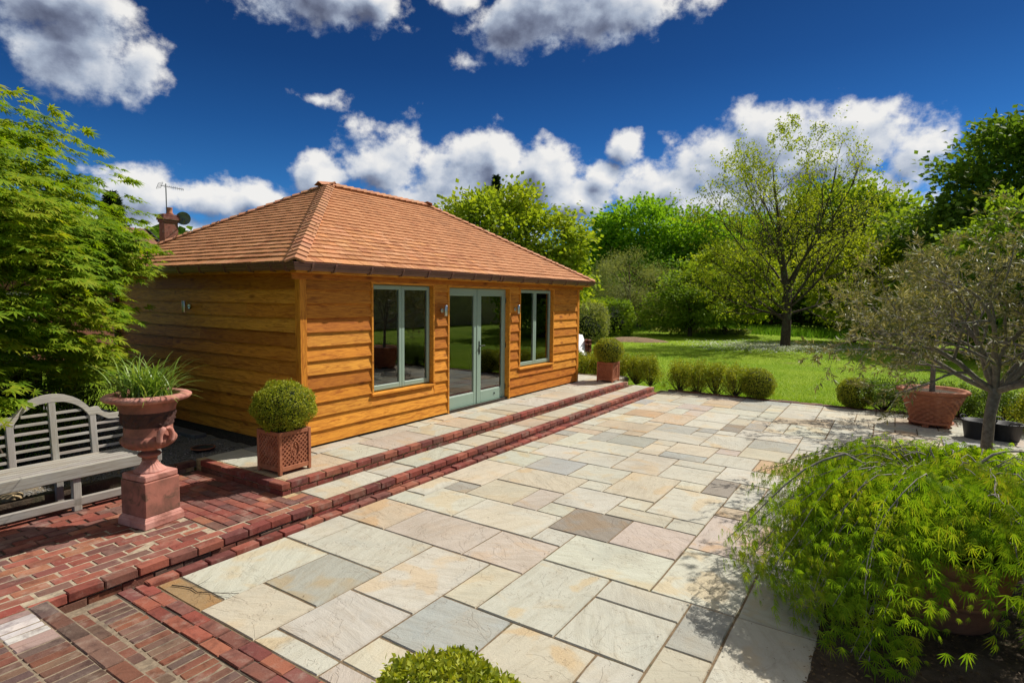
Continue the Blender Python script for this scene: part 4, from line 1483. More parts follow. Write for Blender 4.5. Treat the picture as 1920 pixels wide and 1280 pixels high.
# ================================================================== OBJECTS
# ---- bench with an arched slatted back, weathered grey
def build_bench():
    t = thing('garden_bench', 'weathered grey slatted bench with a high arched back beside the urn', 'bench', (2.25, 6.62, ZT1))
    TK = [(0.39, 0.365, 0.325), (0.35, 0.325, 0.29), (0.43, 0.40, 0.35)]
    rr = random.Random(2)

    def piece(nm, me, loc=(0, 0, 0), rot=(0, 0, 0)):
        o = link(nm, me, 'teak_grey', t, loc, 0, vary(rr.choice(TK), .08, rr))
        o.rotation_euler = rot
        return o

    def box(nm, x0, x1, y0, y1, z0, z1, c=.005):
        return piece(nm, G().cbox(-(x1 - x0) / 2, (x1 - x0) / 2, -(y1 - y0) / 2, (y1 - y0) / 2, -(z1 - z0) / 2, (z1 - z0) / 2, c).mesh(nm), ((x0 + x1) / 2, (y0 + y1) / 2, (z0 + z1) / 2))

    def vert(nm, x, y, z0, z1, wx, wy, lean=0.0):
        h = z1 - z0
        return piece(nm, G().cbox(-h / 2, h / 2, -wy / 2, wy / 2, -wx / 2, wx / 2, .005).mesh(nm), (x, y, (z0 + z1) / 2), (lean, -PI / 2, 0))
    F0, B0 = -0.24, 0.24           # front and back of the seat
    for i in range(6):
        y0 = F0 + 0.035 + i * 0.077
        box('seat_slat', -.76, .76, y0, y0 + .050, .403, .425)
    box('seat_rail', -.76, .76, F0 - .005, F0 + .025, .320, .428)
    box('seat_rail', -.76, .76, B0 - .02, B0 + .02, .33, .404)
    for x in (-.72, 0.0, .72):
        vert('leg', x, F0 + .045, 0, .40, .068, .060)
    for x in (-.72, .72):
        vert('leg', x, B0 + .02, 0, .62, .068, .060)
    vert('leg', 0.0, B0 - .03, 0, .40, .06, .055)
    box('stretcher', -.69, .69, F0 + .015, F0 + .06, .050, .125)
    for x in (-.72, .72):
        box('stretcher', x - .02, x + .02, F0 + .08, B0 - .01, .065, .125)
    # back: leaning slightly, all in one plane
    lean = 0.10

    def by(z):
        return B0 + 0.02 + (z - .42) * lean
    for x in (-.34, 0.0, .34):
        z1 = 0.86 if x else 1.00
        h = z1 - .40
        piece('back_post', G().cbox(-h / 2, h / 2, -.02, .02, -.029, .029, .004).mesh('back_post'), (x, by(.4 + h / 2) + .001, .40 + h / 2), (0, -PI / 2, 0)).rotation_euler = (Matrix.Rotation(-lean, 3, 'X') @ Matrix.Rotation(-PI / 2, 3, 'Y')).to_euler()
    for k in range(6):
        z = .47 + .081 * k
        hw = .74 if k < 3 else (.70 if k == 3 else (.315 if k == 4 else .25))
        o = box('back_slat', -hw, hw, by(z) - .008, by(z) + .008, z - .014, z + .014, .003)
        o.rotation_euler = (-lean, 0, 0)
    # crest: arch with shoulders that sweep out to scrolled ends
    upc = [(0, 1.066), (.06, 1.062), (.12, 1.048), (.18, 1.022), (.235, .985), (.28, .94), (.315, .895), (.335, .885), (.375, .892), (.400, .89), (.425, .845), (.46, .818), (.51, .803), (.56, .800), (.62, .803), (.675, .797), (.715, .775), (.735, .735), (.73, .69), (.705, .655), (.672, .64)]
    loc_ = [(.672, .665), (.690, .68), (.702, .70), (.69, .722), (.655, .728), (.615, .722), (.60, .735), (.575, .745), (.53, .745), (.48, .752), (.44, .775), (.40, .805), (.375, .815), (.31, .812), (.295, .84), (.262, .885), (.22, .925), (.165, .958), (.10, .982), (0, .992)]
    half = upc + loc_
    for s in (1, -1):
        pts = [(x * s, z) for x, z in half]
        n = len(pts)
        V = [(x, by(z) - .022, z) for x, z in pts] + [(x, by(z) + .022, z) for x, z in pts]
        up_i = list(range(len(upc)))
        F = []
        # strips between the upper and the lower curve
        lo_i = list(range(n - 1, len(upc) - 1, -1))
        m1, m2 = len(up_i), len(lo_i)
        i = j = 0
        while i < m1 - 1 or j < m2 - 1:
            if j >= m2 - 1 or (i < m1 - 1 and (i + 1) / (m1 - 1) <= (j + 1) / (m2 - 1)):
                f = (up_i[i], up_i[i + 1], lo_i[j])
                i += 1
            else:
                f = (up_i[i], lo_i[j + 1], lo_i[j])
                j += 1
            F.append(f)
            F.append(tuple(k + n for k in f[::-1]))
        F += [(a, (a + 1) % n, (a + 1) % n + n, a + n) for a in range(n)]
        piece('crest_rail', mesh_np('crest_rail', V, F))
    for s in (-1, 1):
        vert('end_post', s * .735, by(.6), .40, .70, .05, .045)
        vert('arm_post', s * .735, F0 + .04, .40, .60, .055, .055)
        # rolled arm
        g = G()
        pts = []
        for i in range(9):
            a = i / 8
            pts.append((s * .735, F0 - .02 + a * (B0 - F0 + .02), .615 + .03 * math.sin(a * PI)))
        g.tube(pts, [.033] * 9, 10)
        a0 = F0 - .02
        g.prism([(a0 - .035, .60), (a0 - .02, .575), (a0 + .02, .575), (a0 + .035, .60), (a0 + .035, .63), (a0 + .02, .655), (a0 - .02, .655), (a0 - .035, .63)], s * .735 - .033, s * .735 + .033, 'x')
        piece('arm', g.mesh('arm'))
    return t


build_bench()


# ---- campana urn on its pedestal
def build_urn():
    K = .86
    t = thing('stone_urn', 'pink terracotta campana urn with handles on a square pedestal', 'urn', (2.53, 5.585, ZT1), math.radians(9))
    Z = -ZT1
    s = .188
    g = G().cbox(-s, s, -s, s, 0, .075, .006)
    g.prism([(-s + .006, -s + .006), (s - .006, -s + .006), (s - .006, s - .006), (-s + .006, s - .006)], .075, .083, 'z')
    k = s - .022
    for (a, b_, h0, h1) in ((s - .008, s - .03, .083, .105), (k, k, .105, .41)):
        V = [(-a, -a, h0), (a, -a, h0), (a, a, h0), (-a, a, h0), (-b_, -b_, h1), (b_, -b_, h1), (b_, b_, h1), (-b_, b_, h1)]
        g.add(V, [(3, 2, 1, 0), (4, 5, 6, 7), (0, 1, 5, 4), (1, 2, 6, 5), (2, 3, 7, 6), (3, 0, 4, 7)])
    base = G().cbox(-s, s, -s, s, 0, .062, .006)
    link('pedestal_base', base.mesh('pedestal_base'), 'urn_pink', t)
    mo = G()
    prof = [(s - .004, .062), (s - .010, .072), (s - .010, .078), (s - .026, .100)]
    for (a, z0), (b_, z1) in zip(prof[:-1], prof[1:]):
        V = [(-a, -a, z0), (a, -a, z0), (a, a, z0), (-a, a, z0), (-b_, -b_, z1), (b_, -b_, z1), (b_, b_, z1), (-b_, b_, z1)]
        mo.add(V, [(0, 1, 5, 4), (1, 2, 6, 5), (2, 3, 7, 6), (3, 0, 4, 7)])
    link('moulding', mo.mesh('moulding'), 'urn_pink', t)
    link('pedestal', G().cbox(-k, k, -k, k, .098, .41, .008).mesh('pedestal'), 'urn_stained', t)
    q = .158
    link('foot_plate', G().cbox(-q, q, -q, q, .4115, .47, .010).mesh('foot_plate'), 'urn_pink', t)
    # fluted foot
    pf = [(.150, .47), (.152, .478), (.140, .49), (.118, .505), (.096, .525), (.080, .548), (.070, .568), (.068, .575)]
    g = G().lathe([(r_ * K, z_) for r_, z_ in pf], 96, rf=lambda th, i, r, z: r - (.007 if 2 <= i <= 6 else 0) * (0.5 + 0.5 * math.cos(th * 22)))
    link('fluted_foot', g.mesh('fluted_foot', True), 'urn_pink', t)
    pk = [(.068, .573), (.075, .580), (.070, .588), (.075, .598), (.100, .610), (.112, .624), (.100, .638), (.070, .650), (.060, .662), (.066, .668)]
    link('knop', G().lathe([(r_ * K, z_) for r_, z_ in pk], 40).mesh('knop', True), 'urn_stained', t)
    # gadrooned belly
    pb = [(.064, .664), (.120, .676), (.175, .692), (.220, .716), (.245, .745), (.251, .772), (.243, .795), (.232, .808)]
    g = G().lathe([(r_ * K, z_) for r_, z_ in pb], 120, rf=lambda th, i, r, z: r + (.010 if 1 <= i <= 5 else 0) * abs(math.cos(th * 14)))
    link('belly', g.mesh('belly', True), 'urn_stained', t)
    # body with a band of scrolling leaves in relief
    pw = [(.230, .806), (.224, .83), (.222, .86), (.223, .89)]
    link('waist', G().lathe([(r_ * K, z_) for r_, z_ in pw], 64, cap=False).mesh('waist', True), 'urn_stained', t)

    def relief(th, i, r, z):
        u = (z - .89) / .135
        a = math.sin(th * 10 + 3 * math.sin(u * 6 + math.cos(th * 5) * 2))
        b_ = math.cos(th * 17 - u * 9 + 2 * math.sin(th * 5))
        return r + .016 * max(0, a * .6 + b_ * .6) * math.sin(min(1, max(0, u)) * PI) ** .5
    n = 16
    pband = [(.224 + .030 * (i / n), .89 + .135 * i / n) for i in range(n + 1)]
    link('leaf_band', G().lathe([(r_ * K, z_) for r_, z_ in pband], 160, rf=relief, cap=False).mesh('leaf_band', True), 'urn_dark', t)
    pu = [(.254, 1.024), (.259, 1.05), (.270, 1.075), (.287, 1.098), (.312, 1.116)]
    link('neck', G().lathe([(r_ * K, z_) for r_, z_ in pu], 64, cap=False).mesh('neck', True), 'urn_stained', t)
    pr_ = [(.310, 1.114), (.350, 1.120), (.384, 1.130), (.401, 1.146), (.402, 1.160), (.388, 1.172), (.350, 1.180), (.305, 1.178), (.292, 1.160), (.29, 1.10)]
    g = G().lathe([(r_ * K, z_) for r_, z_ in pr_], 144, rf=lambda th, i, r, z: r + (.007 if 1 <= i <= 4 else 0) * (math.cos(th * 44)), cap=False)
    link('rim', g.mesh('rim', True), 'urn_pink', t)
    link('soil', G().lathe([(0.001, 1.135), (.25, 1.13)], 32, cap=False).mesh('soil'), 'soil', t)
    for s in (-1, 1):
        pts = []
        for i in range(13):
            a = -0.35 + (PI + 0.7) * i / 12
            pts.append((.058 * math.cos(a), s * (.228 + .014 * math.sin(a)), .800 + .088 * math.sin(a)))
        o = link('handle', G().tube(pts, [.020 + .006 * abs(math.cos(i / 12 * PI)) for i in range(13)], 10).mesh('handle', True), 'urn_pink', t)
    return t


build_urn()


def strap_plant(name, label, loc, n, L, spread, r, mat='leaf_strap', w=0.011, group=None):
    """arching strap leaves"""
    V, F = [], []
    for i in range(n):
        a = r.uniform(0, 2 * PI)
        tilt = abs(r.normal(0, 0.55)) * spread
        ln = L * r.uniform(.6, 1.15)
        d = np.array([math.cos(a) * math.sin(tilt), math.sin(a) * math.sin(tilt), math.cos(tilt)])
        p = np.array([r.normal(0, .075), r.normal(0, .075), 0.0])
        sd = np.cross(d, [0, 0, 1.0])
        sd = sd / (np.linalg.norm(sd) + 1e-6)
        m = 7
        b0 = len(V)
        for k in range(m):
            ww = w * (1 - (k / (m - 1)) ** 2.5) * .5 + .0006
            V += [tuple(p - sd * ww), tuple(p + sd * ww)]
            d = d + np.array([math.cos(a) * .10, math.sin(a) * .10, -0.13 * (1 + k * .28) * spread])
            d /= np.linalg.norm(d)
            p = p + d * ln / (m - 1)
        F += [(b0 + 2 * k, b0 + 2 * k + 1, b0 + 2 * k + 3, b0 + 2 * k + 2) for k in range(m - 1)]
    o = link(name, mesh_np(name, np.array(V), np.array(F)), mat, None, loc)
    return tag(o, label, 'plant', group)


strap_plant('strap_leaf_plant', 'tufted strap leaf plant growing in the pink urn', (2.53, 5.585, 1.262), 340, .45, .74, np.random.default_rng(8))


# ---- square lattice planters
def planter_proto(loc, label):
    t = thing('square_planter', label, 'planter', loc, 0, 'square terracotta lattice planters on the upper terrace')
    h, s = .47, .205
    body = G().cbox(-s + .022, s - .022, -s + .022, s - .022, .045, h - .012, .003)
    link('body', body.mesh('body'), 'terracotta', t)
    stile = G().cbox(-.019, .019, -.019, .019, 0, h, .005).mesh('corner_stile')
    for sx, sy in ((-1, -1), (1, -1), (1, 1), (-1, 1)):
        link('corner_stile', stile, 'terracotta', t, (sx * (s - .019), sy * (s - .019), 0))
    for z0, z1 in ((.035, .085), (h - .045, h - .001)):
        rl = G().cbox(-s + .037, s - .037, -.008, .008, z0, z1, .003).mesh('rail')
        for k in range(4):
            ang = k * PI / 2
            link('rail', rl, 'terracotta', t, ((s - .010) * math.sin(ang), -(s - .010) * math.cos(ang), 0), ang)
    link('soil', G().box(-s + .03, s - .03, -s + .03, s - .03, h - .05, h - .011).mesh('soil'), 'soil', t)
    a, z0, z1 = s - .038, .085, h - .045
    g = G()
    step = .052
    cz = (z0 + z1) / 2
    for sg in (1, -1):
        k = -12
        while k <= 12:
            # line x*sg - (z-cz) = c clipped to the panel and kept off the oval
            c0 = k * step
            pts = []
            for x in (-a, a):
                z = cz + sg * x - c0
                if z0 <= z <= z1:
                    pts.append((x, z))
            for z in (z0, z1):
                x = sg * (z - cz + c0)
                if -a < x < a:
                    pts.append((x, z))
            if len(pts) >= 2:
                pts.sort()
                p, q = pts[0], pts[-1]
                N = 24
                on = []
                for i in range(N + 1):
                    x = p[0] + (q[0] - p[0]) * i / N
                    z = p[1] + (q[1] - p[1]) * i / N
                    on.append((x / .056) ** 2 + ((z - cz) / .092) ** 2 > 1)
                i = 0
                while i < N:
                    if on[i]:
                        j = i
                        while j < N and on[j + 1]:
                            j += 1
                        if j > i:
                            f0, f1 = i / N, j / N
                            P0 = (p[0] + (q[0] - p[0]) * f0, 0, p[1] + (q[1] - p[1]) * f0)
                            P1 = (p[0] + (q[0] - p[0]) * f1, 0, p[1] + (q[1] - p[1]) * f1)
                            g.bar(P0, P1, .013, .014 if sg > 0 else .011, (0, -1, 0))
                        i = j + 1
                    else:
                        i += 1
            k += 1
    pts = [(.052 * math.cos(i / 24 * 2 * PI), -.008, cz + .088 * math.sin(i / 24 * 2 * PI)) for i in range(25)]
    g.tube(pts, .007, 6)
    rr = random.Random(3)
    for i in range(9):
        x, z, r0 = rr.uniform(-.018, .018), cz - .06 + i * .015, rr.uniform(.008, .014)
        g.lathe([(0.001, z - r0), (r0 * .8, z - r0 * .5), (r0, z), (r0 * .8, z + r0 * .5), (.001, z + r0)], 6, x, -.004, cap=False)
    me = g.mesh('lattice_panel')
    for k in range(4):
        c = (s - .0225)
        ang = k * PI / 2
        link('lattice_panel', me, 'terracotta', t, (c * math.sin(ang), -c * math.cos(ang), 0), ang)
    return t


pl1 = planter_proto((3.965, 5.645, ZT2 + .004), 'square terracotta lattice planter beside the near corner of the timber room')
pl2 = copy_tree(pl1)
pl2.location = (12.735, 5.60, ZT2 + .004)
pl2['label'] = 'square terracotta lattice planter at the far end of the upper terrace'


# ---- leafy solids
def leaf_ball(P0, R, n, r, squash=1.0, bump=.06, size=.02, base=None, out=1.0):
    d = rand_dirs(n, r)
    lump = 1 + bump * (np.sin(d[:, 0] * 7 + P0[0] * 3) * np.cos(d[:, 1] * 6 + 1) + .6 * np.sin(d[:, 2] * 9 + d[:, 0] * 5))
    rad = R * lump * (1 - .16 * r.random(n) ** 2 + .03 * r.random(n))
    rad = rad * (1 + .09 * (r.random(n) < .07) * r.random(n))
    P = d * rad[:, None] * np.array([1, 1, squash]) + np.array(P0)
    nr = d + rand_dirs(n, r) * .75
    f = rand_dirs(n, r) + d * .55 + np.array([0, 0, .35])
    return place_leaves(P, f, nr, size * r.uniform(.65, 1.3, n), base or kite(1, .55, .06))


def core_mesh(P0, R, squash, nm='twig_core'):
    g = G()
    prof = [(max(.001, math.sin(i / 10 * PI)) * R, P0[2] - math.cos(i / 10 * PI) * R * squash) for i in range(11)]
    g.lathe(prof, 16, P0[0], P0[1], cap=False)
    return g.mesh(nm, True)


def box_ball(loc, R, label, n=6000, stem=0.0, squash=.95, size=.021, mat='leaf_box', seed=1, group=None, name='box_ball'):
    r = np.random.default_rng(seed)
    t = thing(name, label, 'topiary', loc, 0, group)
    c = (0, 0, stem + R * squash)
    V, F = leaf_ball(c, R, n, r, squash, size=size)
    o = link('foliage', mesh_np('foliage', V, F), mat, t)
    o['kind'] = 'stuff'
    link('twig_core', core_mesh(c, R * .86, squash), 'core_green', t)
    link('stem', G().tube([(0, 0, -.02), (0, 0, c[2])], .02, 6).mesh('stem'), 'bark', t)
    return t


box_ball((3.965, 5.645, .68), .325, 'clipped round box plant in the lattice planter by the room corner', 15000, 0.0, .86, .021, seed=1, group='clipped box balls')
box_ball((12.735, 5.60, .68), .35, 'clipped round box plant in the lattice planter at the terrace end', 9000, 0.0, .84, .026, seed=2, group='clipped box balls')
box_ball((13.98, 2.48, -.02), .36, 'clipped box ball at the end of the box bushes beside the lawn', 9000, 0.0, .95, .028, seed=3, group='clipped box balls')
box_ball((14.0, .58, -.02), .33, 'clipped box ball left of the wide olive pot, beside the lawn', 9000, 0.0, .95, .028, seed=4, group='clipped box balls')
# foreground ball in a round pot standing on the path
pt = thing('round_pot', 'round terracotta pot standing below the lower edge of the photo', 'pot', (1.203, .97, ZT1))
link('body', G().lathe([(.15, 0), (.17, .03), (.20, .25), (.225, .42), (.245, .425), (.245, .47), (.215, .47), (.21, .42), (.001, .42)], 32, cap=False).mesh('body', True), 'terracotta', pt)
box_ball((1.185, .995, .555), .305, 'clipped box ball cut by the lower edge of the photo', 20000, 0.0, .98, .022, seed=5, group='clipped box balls')


# ---- row of young box bushes along the far edge
def box_bush(loc, h, w, label, seed, n=2600, mat='leaf_box', group='young box bushes along the patio edge'):
    r = np.random.default_rng(seed)
    t = thing('box_bush', label, 'bush', loc, r.uniform(0, 6), group)
    n = int(n * 1.9)
    k = 70
    tips = np.stack([r.normal(0, w * .30, k), r.normal(0, w * .30, k), h * (.38 + .60 * r.random(k))], -1)
    rad = np.linalg.norm(tips[:, :2], axis=1)
    tips[:, 2] = h * (.16 + .78 * r.random(k) ** .7) - rad * .25
    idx = r.integers(0, k, n)
    P = tips[idx] + r.normal(0, .045, (n, 3)) * np.array([1, 1, 1.5])
    P[:, 2] = np.abs(P[:, 2]) + .06
    V, F = place_leaves(P, rand_dirs(n, r) + np.array([0, 0, .7]), rand_dirs(n, r) + np.array([0, 0, .2]), .034 * r.uniform(.7, 1.3, n), kite(1, .55, .06))
    link('foliage', mesh_np('foliage', V, F), mat, t)['kind'] = 'stuff'
    paths = [(np.array([(0, 0, -.03), tips[i] * .5 + np.array([0, 0, -.05]), tips[i]]), np.array([.012, .008, .003])) for i in range(0, k, 2)]
    V, F = tube_np(paths, 4)
    link('stems', mesh_np('stems', V, F, True), 'bark', t)
    return t


# from the ball towards the terrace, then on behind the planter
ORD = ['first', 'second', 'third', 'fourth', 'fifth', 'sixth', 'seventh', 'eighth', 'ninth', 'tenth']
for i, (x, y, z, h, w) in enumerate([(14.02, 2.98, -.02, .68, .54), (14.05, 3.42, -.02, .66, .54), (14.02, 3.86, -.02, .70, .54), (14.05, 4.28, -.02, .70, .53), (14.1, 5.05, .05, .66, .48), (14.15, 5.46, .05, .64, .48), (14.1, 5.90, .08, .66, .48), (14.3, 6.62, .10, .60, .54), (14.3, 7.10, .10, .58, .54), (14.4, 7.6, .10, .60, .54)]):
    box_bush((x, y, z), h, w, 'young box bush along the far patio edge, %s counting from the clipped ball' % ORD[i], 30 + i)
for i, (x, y, h, w, lb) in enumerate([(14.05, .05, .62, .75, 'dark box bush touching the clipped ball beside the wide pot'), (14.1, -.55, .62, .8, 'dark box bush right behind the wide olive pot'), (14.05, -1.15, .60, .8, 'dark box bush between the wide olive pot and the black tubs'), (13.75, -1.75, .66, .8, 'dark box bush behind the black tubs'), (13.2, -2.15, .72, .8, 'large box bush to the right of the black tubs'), (12.75, -2.55, .72, .8, 'box bush at the right edge beside the black tubs')]):
    box_bush((x, y, -.02), h, w, lb, 60 + i, 3400, 'leaf_box_dark' if i < 4 else 'leaf_box', 'low box bushes behind the pots')


# ---- wide basket-weave pot with the far olive
def weave_pot(loc):
    t = thing('basketweave_pot', 'wide terracotta pot with basket weave sides holding the far olive tree', 'pot', loc)
    rows = 12
    prof = []
    for i in range(rows * 2 + 1):
        u = i / (rows * 2)
        prof.append((.30 + .19 * u ** 1.15, .09 + .50 * u))
    N = 144

    def rf(th, i, r, z):
        row = i // 2
        return r + .020 * math.cos(th * 18 + (PI if row % 2 else 0)) * (1 if i % 2 else .45)
    link('body', G().lathe(prof, N, rf=rf).mesh('body', True), 'terracotta', t)

    def wavy(th, i, r, z):
        return r + .018 * math.cos(th * 14) * (1 if i in (1, 2) else .3)
    link('rim', G().lathe([(.478, .585), (.530, .612), (.545, .650), (.520, .668), (.47, .655), (.455, .60), (.001, .60)], 112, rf=wavy, cap=False).mesh('rim', True), 'terracotta', t)
    link('base_ring', G().lathe([(.33, .055), (.345, .065), (.345, .09), (.31, .105)], 48).mesh('base_ring', True), 'terracotta', t)
    for k in range(5):
        a = k * 2 * PI / 5 + .35
        link('foot', G().cbox(-.05, .05, -.03, .03, 0, .06, .012).mesh('foot'), 'terracotta', t, (.29 * math.cos(a), .29 * math.sin(a), 0), a + PI / 2)
    link('soil', G().lathe([(.001, .612), (.455, .606)], 32, cap=False).mesh('soil'), 'soil', t)
    return t


weave_pot((12.78, -.66, .002))
# ---- black plastic tubs
def tub(loc, R, h, label, rz):
    t = thing('plastic_tub', label, 'tub', loc, rz, 'black plastic tubs on the patio')
    link('body', G().lathe([(R * .78, 0), (R * .80, .01), (R, h - .012), (R + .018, h - .010), (R + .018, h), (R - .008, h), (R * .77, .012), (.001, .012)], 36, cap=False).mesh('body', True), 'black_plastic', t)
    for s in (-1, 1):
        pts = [(s * (R + .005), -.07, h - .01), (s * (R + .035), -.06, h + .035), (s * (R + .045), 0, h + .05), (s * (R + .035), .06, h + .035), (s * (R + .005), .07, h - .01)]
        link('handle', G().tube(pts, .011, 8).mesh('handle', True), 'black_plastic', t)
    return t


tub((12.02, -1.25, .002), .21, .30, 'black plastic tub standing nearest the wide olive pot', .9)
tub((12.12, -1.62, .002), .22, .28, 'black plastic tub behind the olive trunk, at the patio edge', .3)

# ---- builder's leftovers beyond the room: bricks and a white sheet
bs = thing('brick_stack', 'small stack of spare red bricks beyond the end of the timber room', 'brick stack', (19.3, 9.25, -.03), .5)
for lv in range(11):
    for i in range(5 - lv // 3):
        for j in range(2):
            brick(bs, i * .222 - .5 + (.05 if lv % 2 else 0) + .11 * (lv // 3), j * .115, .068 * (lv + 1), jit=.02)
sk = thing('plastic_sheet', 'crumpled white plastic sheet lying behind the brick stack', 'sheet', (19.25, 9.75, -.03), .4)
r = np.random.default_rng(12)
n = 18
xs, ys = np.linspace(-.8, .6, n), np.linspace(-.45, .5, n)
XX, YY = np.meshgrid(xs, ys, indexing='ij')
ZZ = .95 * np.exp(-((XX) ** 2 * 1.6 + YY ** 2 * 4)) + r.uniform(-.06, .06, XX.shape) + .02
V = np.stack([XX + r.uniform(-.03, .03, XX.shape), YY + r.uniform(-.03, .03, XX.shape), np.maximum(ZZ, .005)], -1).reshape(-1, 3)
i = np.arange(n - 1)[:, None] * n
j = np.arange(n - 1)[None]
link('sheet', mesh_np('sheet', V, np.stack([i + j, i + n + j, i + n + j + 1, i + j + 1], -1).reshape(-1, 4), True), 'sheeting', sk)

# ---- twig and rubble on the paving
def twig(loc, seed, L, label):
    r = np.random.default_rng(seed)
    paths, tips = {}, []
    sp = [dict(n=5, ang=45, ratio=.42, wig=.18, seg=7, t0=.2, taper=.4, rr=.6), dict(n=2, ang=40, ratio=.5, wig=.2, seg=4, t0=.4), dict(n=0, ang=0, ratio=0, wig=.2, seg=3)]
    grow(r, (0, 0, .008), (0.22, -.85, 0), L, .0045, 0, sp, paths, tips)
    for ps in paths.values():
        for P, R in ps:
            P[:, 2] = .006 + np.abs(P[:, 2]) * .15
    o = link('dead_twig', branch_mesh('dead_twig', paths, (5, 4, 3)), 'bark', None, loc)
    return tag(o, label, 'twig')


twig((2.14, 4.45, .002), 3, .62, 'dry forked twig lying on the brown corner slab')
for k, (x, y, z) in enumerate([(1.55, 7.35, .14), (1.95, 7.20, .14), (.95, 7.5, .14), (2.35, 7.75, .14)]):
    rr = random.Random(k)
    s = rr.uniform(.07, .11)
    g = G().cbox(-s * 1.5, s * 1.5, -s, s, -.02, s * 1.1, s * .35, s * .12, rr)
    o = link('rubble_stone', g.mesh('rubble_stone'), 'stone_block', None, (x, y, z), rr.uniform(0, 3))
    tag(o, ['buff rubble stone right behind the bench centre', 'pale rubble stone behind the bench towards the urn', 'rough buff stone behind the far arm of the bench', 'buff stone deepest in the gravel behind the bench'][k], 'stone', 'rubble stones behind the bench')
tr = thing('drain_tray', 'small black and red plastic tray lying by the timber wall', 'tray', (4.08, 7.55, .145), .3)
link('body', G().lathe([(.10, 0), (.13, .035), (.138, .035), (.12, .01), (.001, .008)], 24, cap=False).mesh('body', True), 'black_plastic', tr)
link('rim', G().lathe([(.130, .025), (.146, .03), (.146, .042), (.134, .042)], 24, cap=False).mesh('rim', True), 'terracotta', tr)
kr = thing('concrete_edging', 'grey concrete edging slab lying along the foot of the timber wall', 'edging', (4.43, 9.0, .14))
link('slab', G().cbox(-.09, .09, -.75, .75, -.02, .05, .008, .003).mesh('slab'), 'lead', kr)

# ================================================================== PLANTS AND TREES
# ---- left: broad green maple in front of the side wall
def left_maple():
    r = np.random.default_rng(77)
    base = np.array([1.55, 9.1, .12])
    t = thing('maple_tree', 'broad bright green maple filling the left edge behind the bench', 'tree', base)
    paths, tips = {}, []
    sp = [dict(n=9, ang=58, ratio=.50, wig=.06, up=.03, seg=6, t0=.28, taper=.45, rr=.5, fall=.25),
          dict(n=6, ang=42, ratio=.50, wig=.10, up=.015, seg=6, t0=.3, taper=.3, rr=.55),
          dict(n=0, ang=40, ratio=.5, wig=.12, seg=4, taper=.3)]
    for k in range(4):
        a = k * 1.6 + .4
        grow(r, (0.12 * math.cos(a), .12 * math.sin(a), 0), (math.cos(a) * .35, math.sin(a) * .35, 1), 2.9, .07, 0, sp, paths, tips)
    link('trunk', branch_mesh('trunk', paths), 'bark', t)
    # flat sprays of palmate leaves in layers over a rounded crown
    P, Fd, N = [], [], []
    ns = 2000
    for i in range(ns):
        a = r.uniform(0, 2 * PI)
        el = math.asin(r.uniform(-.62, 1.0))
        rad = r.uniform(.42, 1.0) ** .5
        dx = np.array([math.cos(a) * math.cos(el), math.sin(a) * math.cos(el), math.sin(el)])
        ax = np.array([2.0, 2.2, 2.22])
        lump = 1 + .15 * math.sin(3 * a + 1) + .12 * math.sin(5 * a + 4 * el)
        c = dx * ax * rad * lump + np.array([-.05, -.25, 2.25])
        if i % 9 == 0:
            c = np.array([1.30, -.70, 2.55]) + dx * np.array([.75, .8, .5]) * rad
        tz = .30 * math.sin(3 * a) + .2 * math.sin(7 * a)
        c[2] = .22 * (round((c[2] + tz) / .36) * .36 - tz) + .78 * c[2] + r.normal(0, .04)
        if c[2] < .35:
            continue
        a = a + r.normal(0, .55)
        o = np.array([math.cos(a), math.sin(a), 0]) * (1 if math.cos(el) > .2 else .3)
        L = r.uniform(.28, .52)
        m = int(r.integers(13, 22))
        for k in range(m):
            u = r.uniform(-.15, 1)
            v = r.normal(0, .26 * (1.15 - u * .7))
            sd = np.array([-math.sin(a), math.cos(a), 0])
            p = c + o * L * u + sd * v * L * 1.4 + np.array([0, 0, -.16 * L * max(u, 0) ** 2 - .06 * abs(v) + r.normal(0, .014)])
            P.append(p)
            f = o * (1 + .4 * u) + sd * (v * 2.2 + r.normal(0, .45)) + np.array([0, 0, -.32 + r.normal(0, .2)])
            Fd.append(f)
            N.append(np.array([0, 0, 1.0]) + o * .35 + r.normal(0, .28, 3))
    P, Fd, N = np.array(P), np.array(Fd), np.array(N)
    W = P + base
    keep = (W[:, 0] < 4.22) & (W[:, 2] > .45)
    P, Fd, N = P[keep], Fd[keep], N[keep]
    V, F = place_leaves(P, Fd, N, .112 * r.uniform(.5, 1.3, len(P)), palmate(7, .19, .25, 125))
    link('crown', mesh_np('crown', V, F), 'leaf_maple', t)['kind'] = 'stuff'


left_maple()


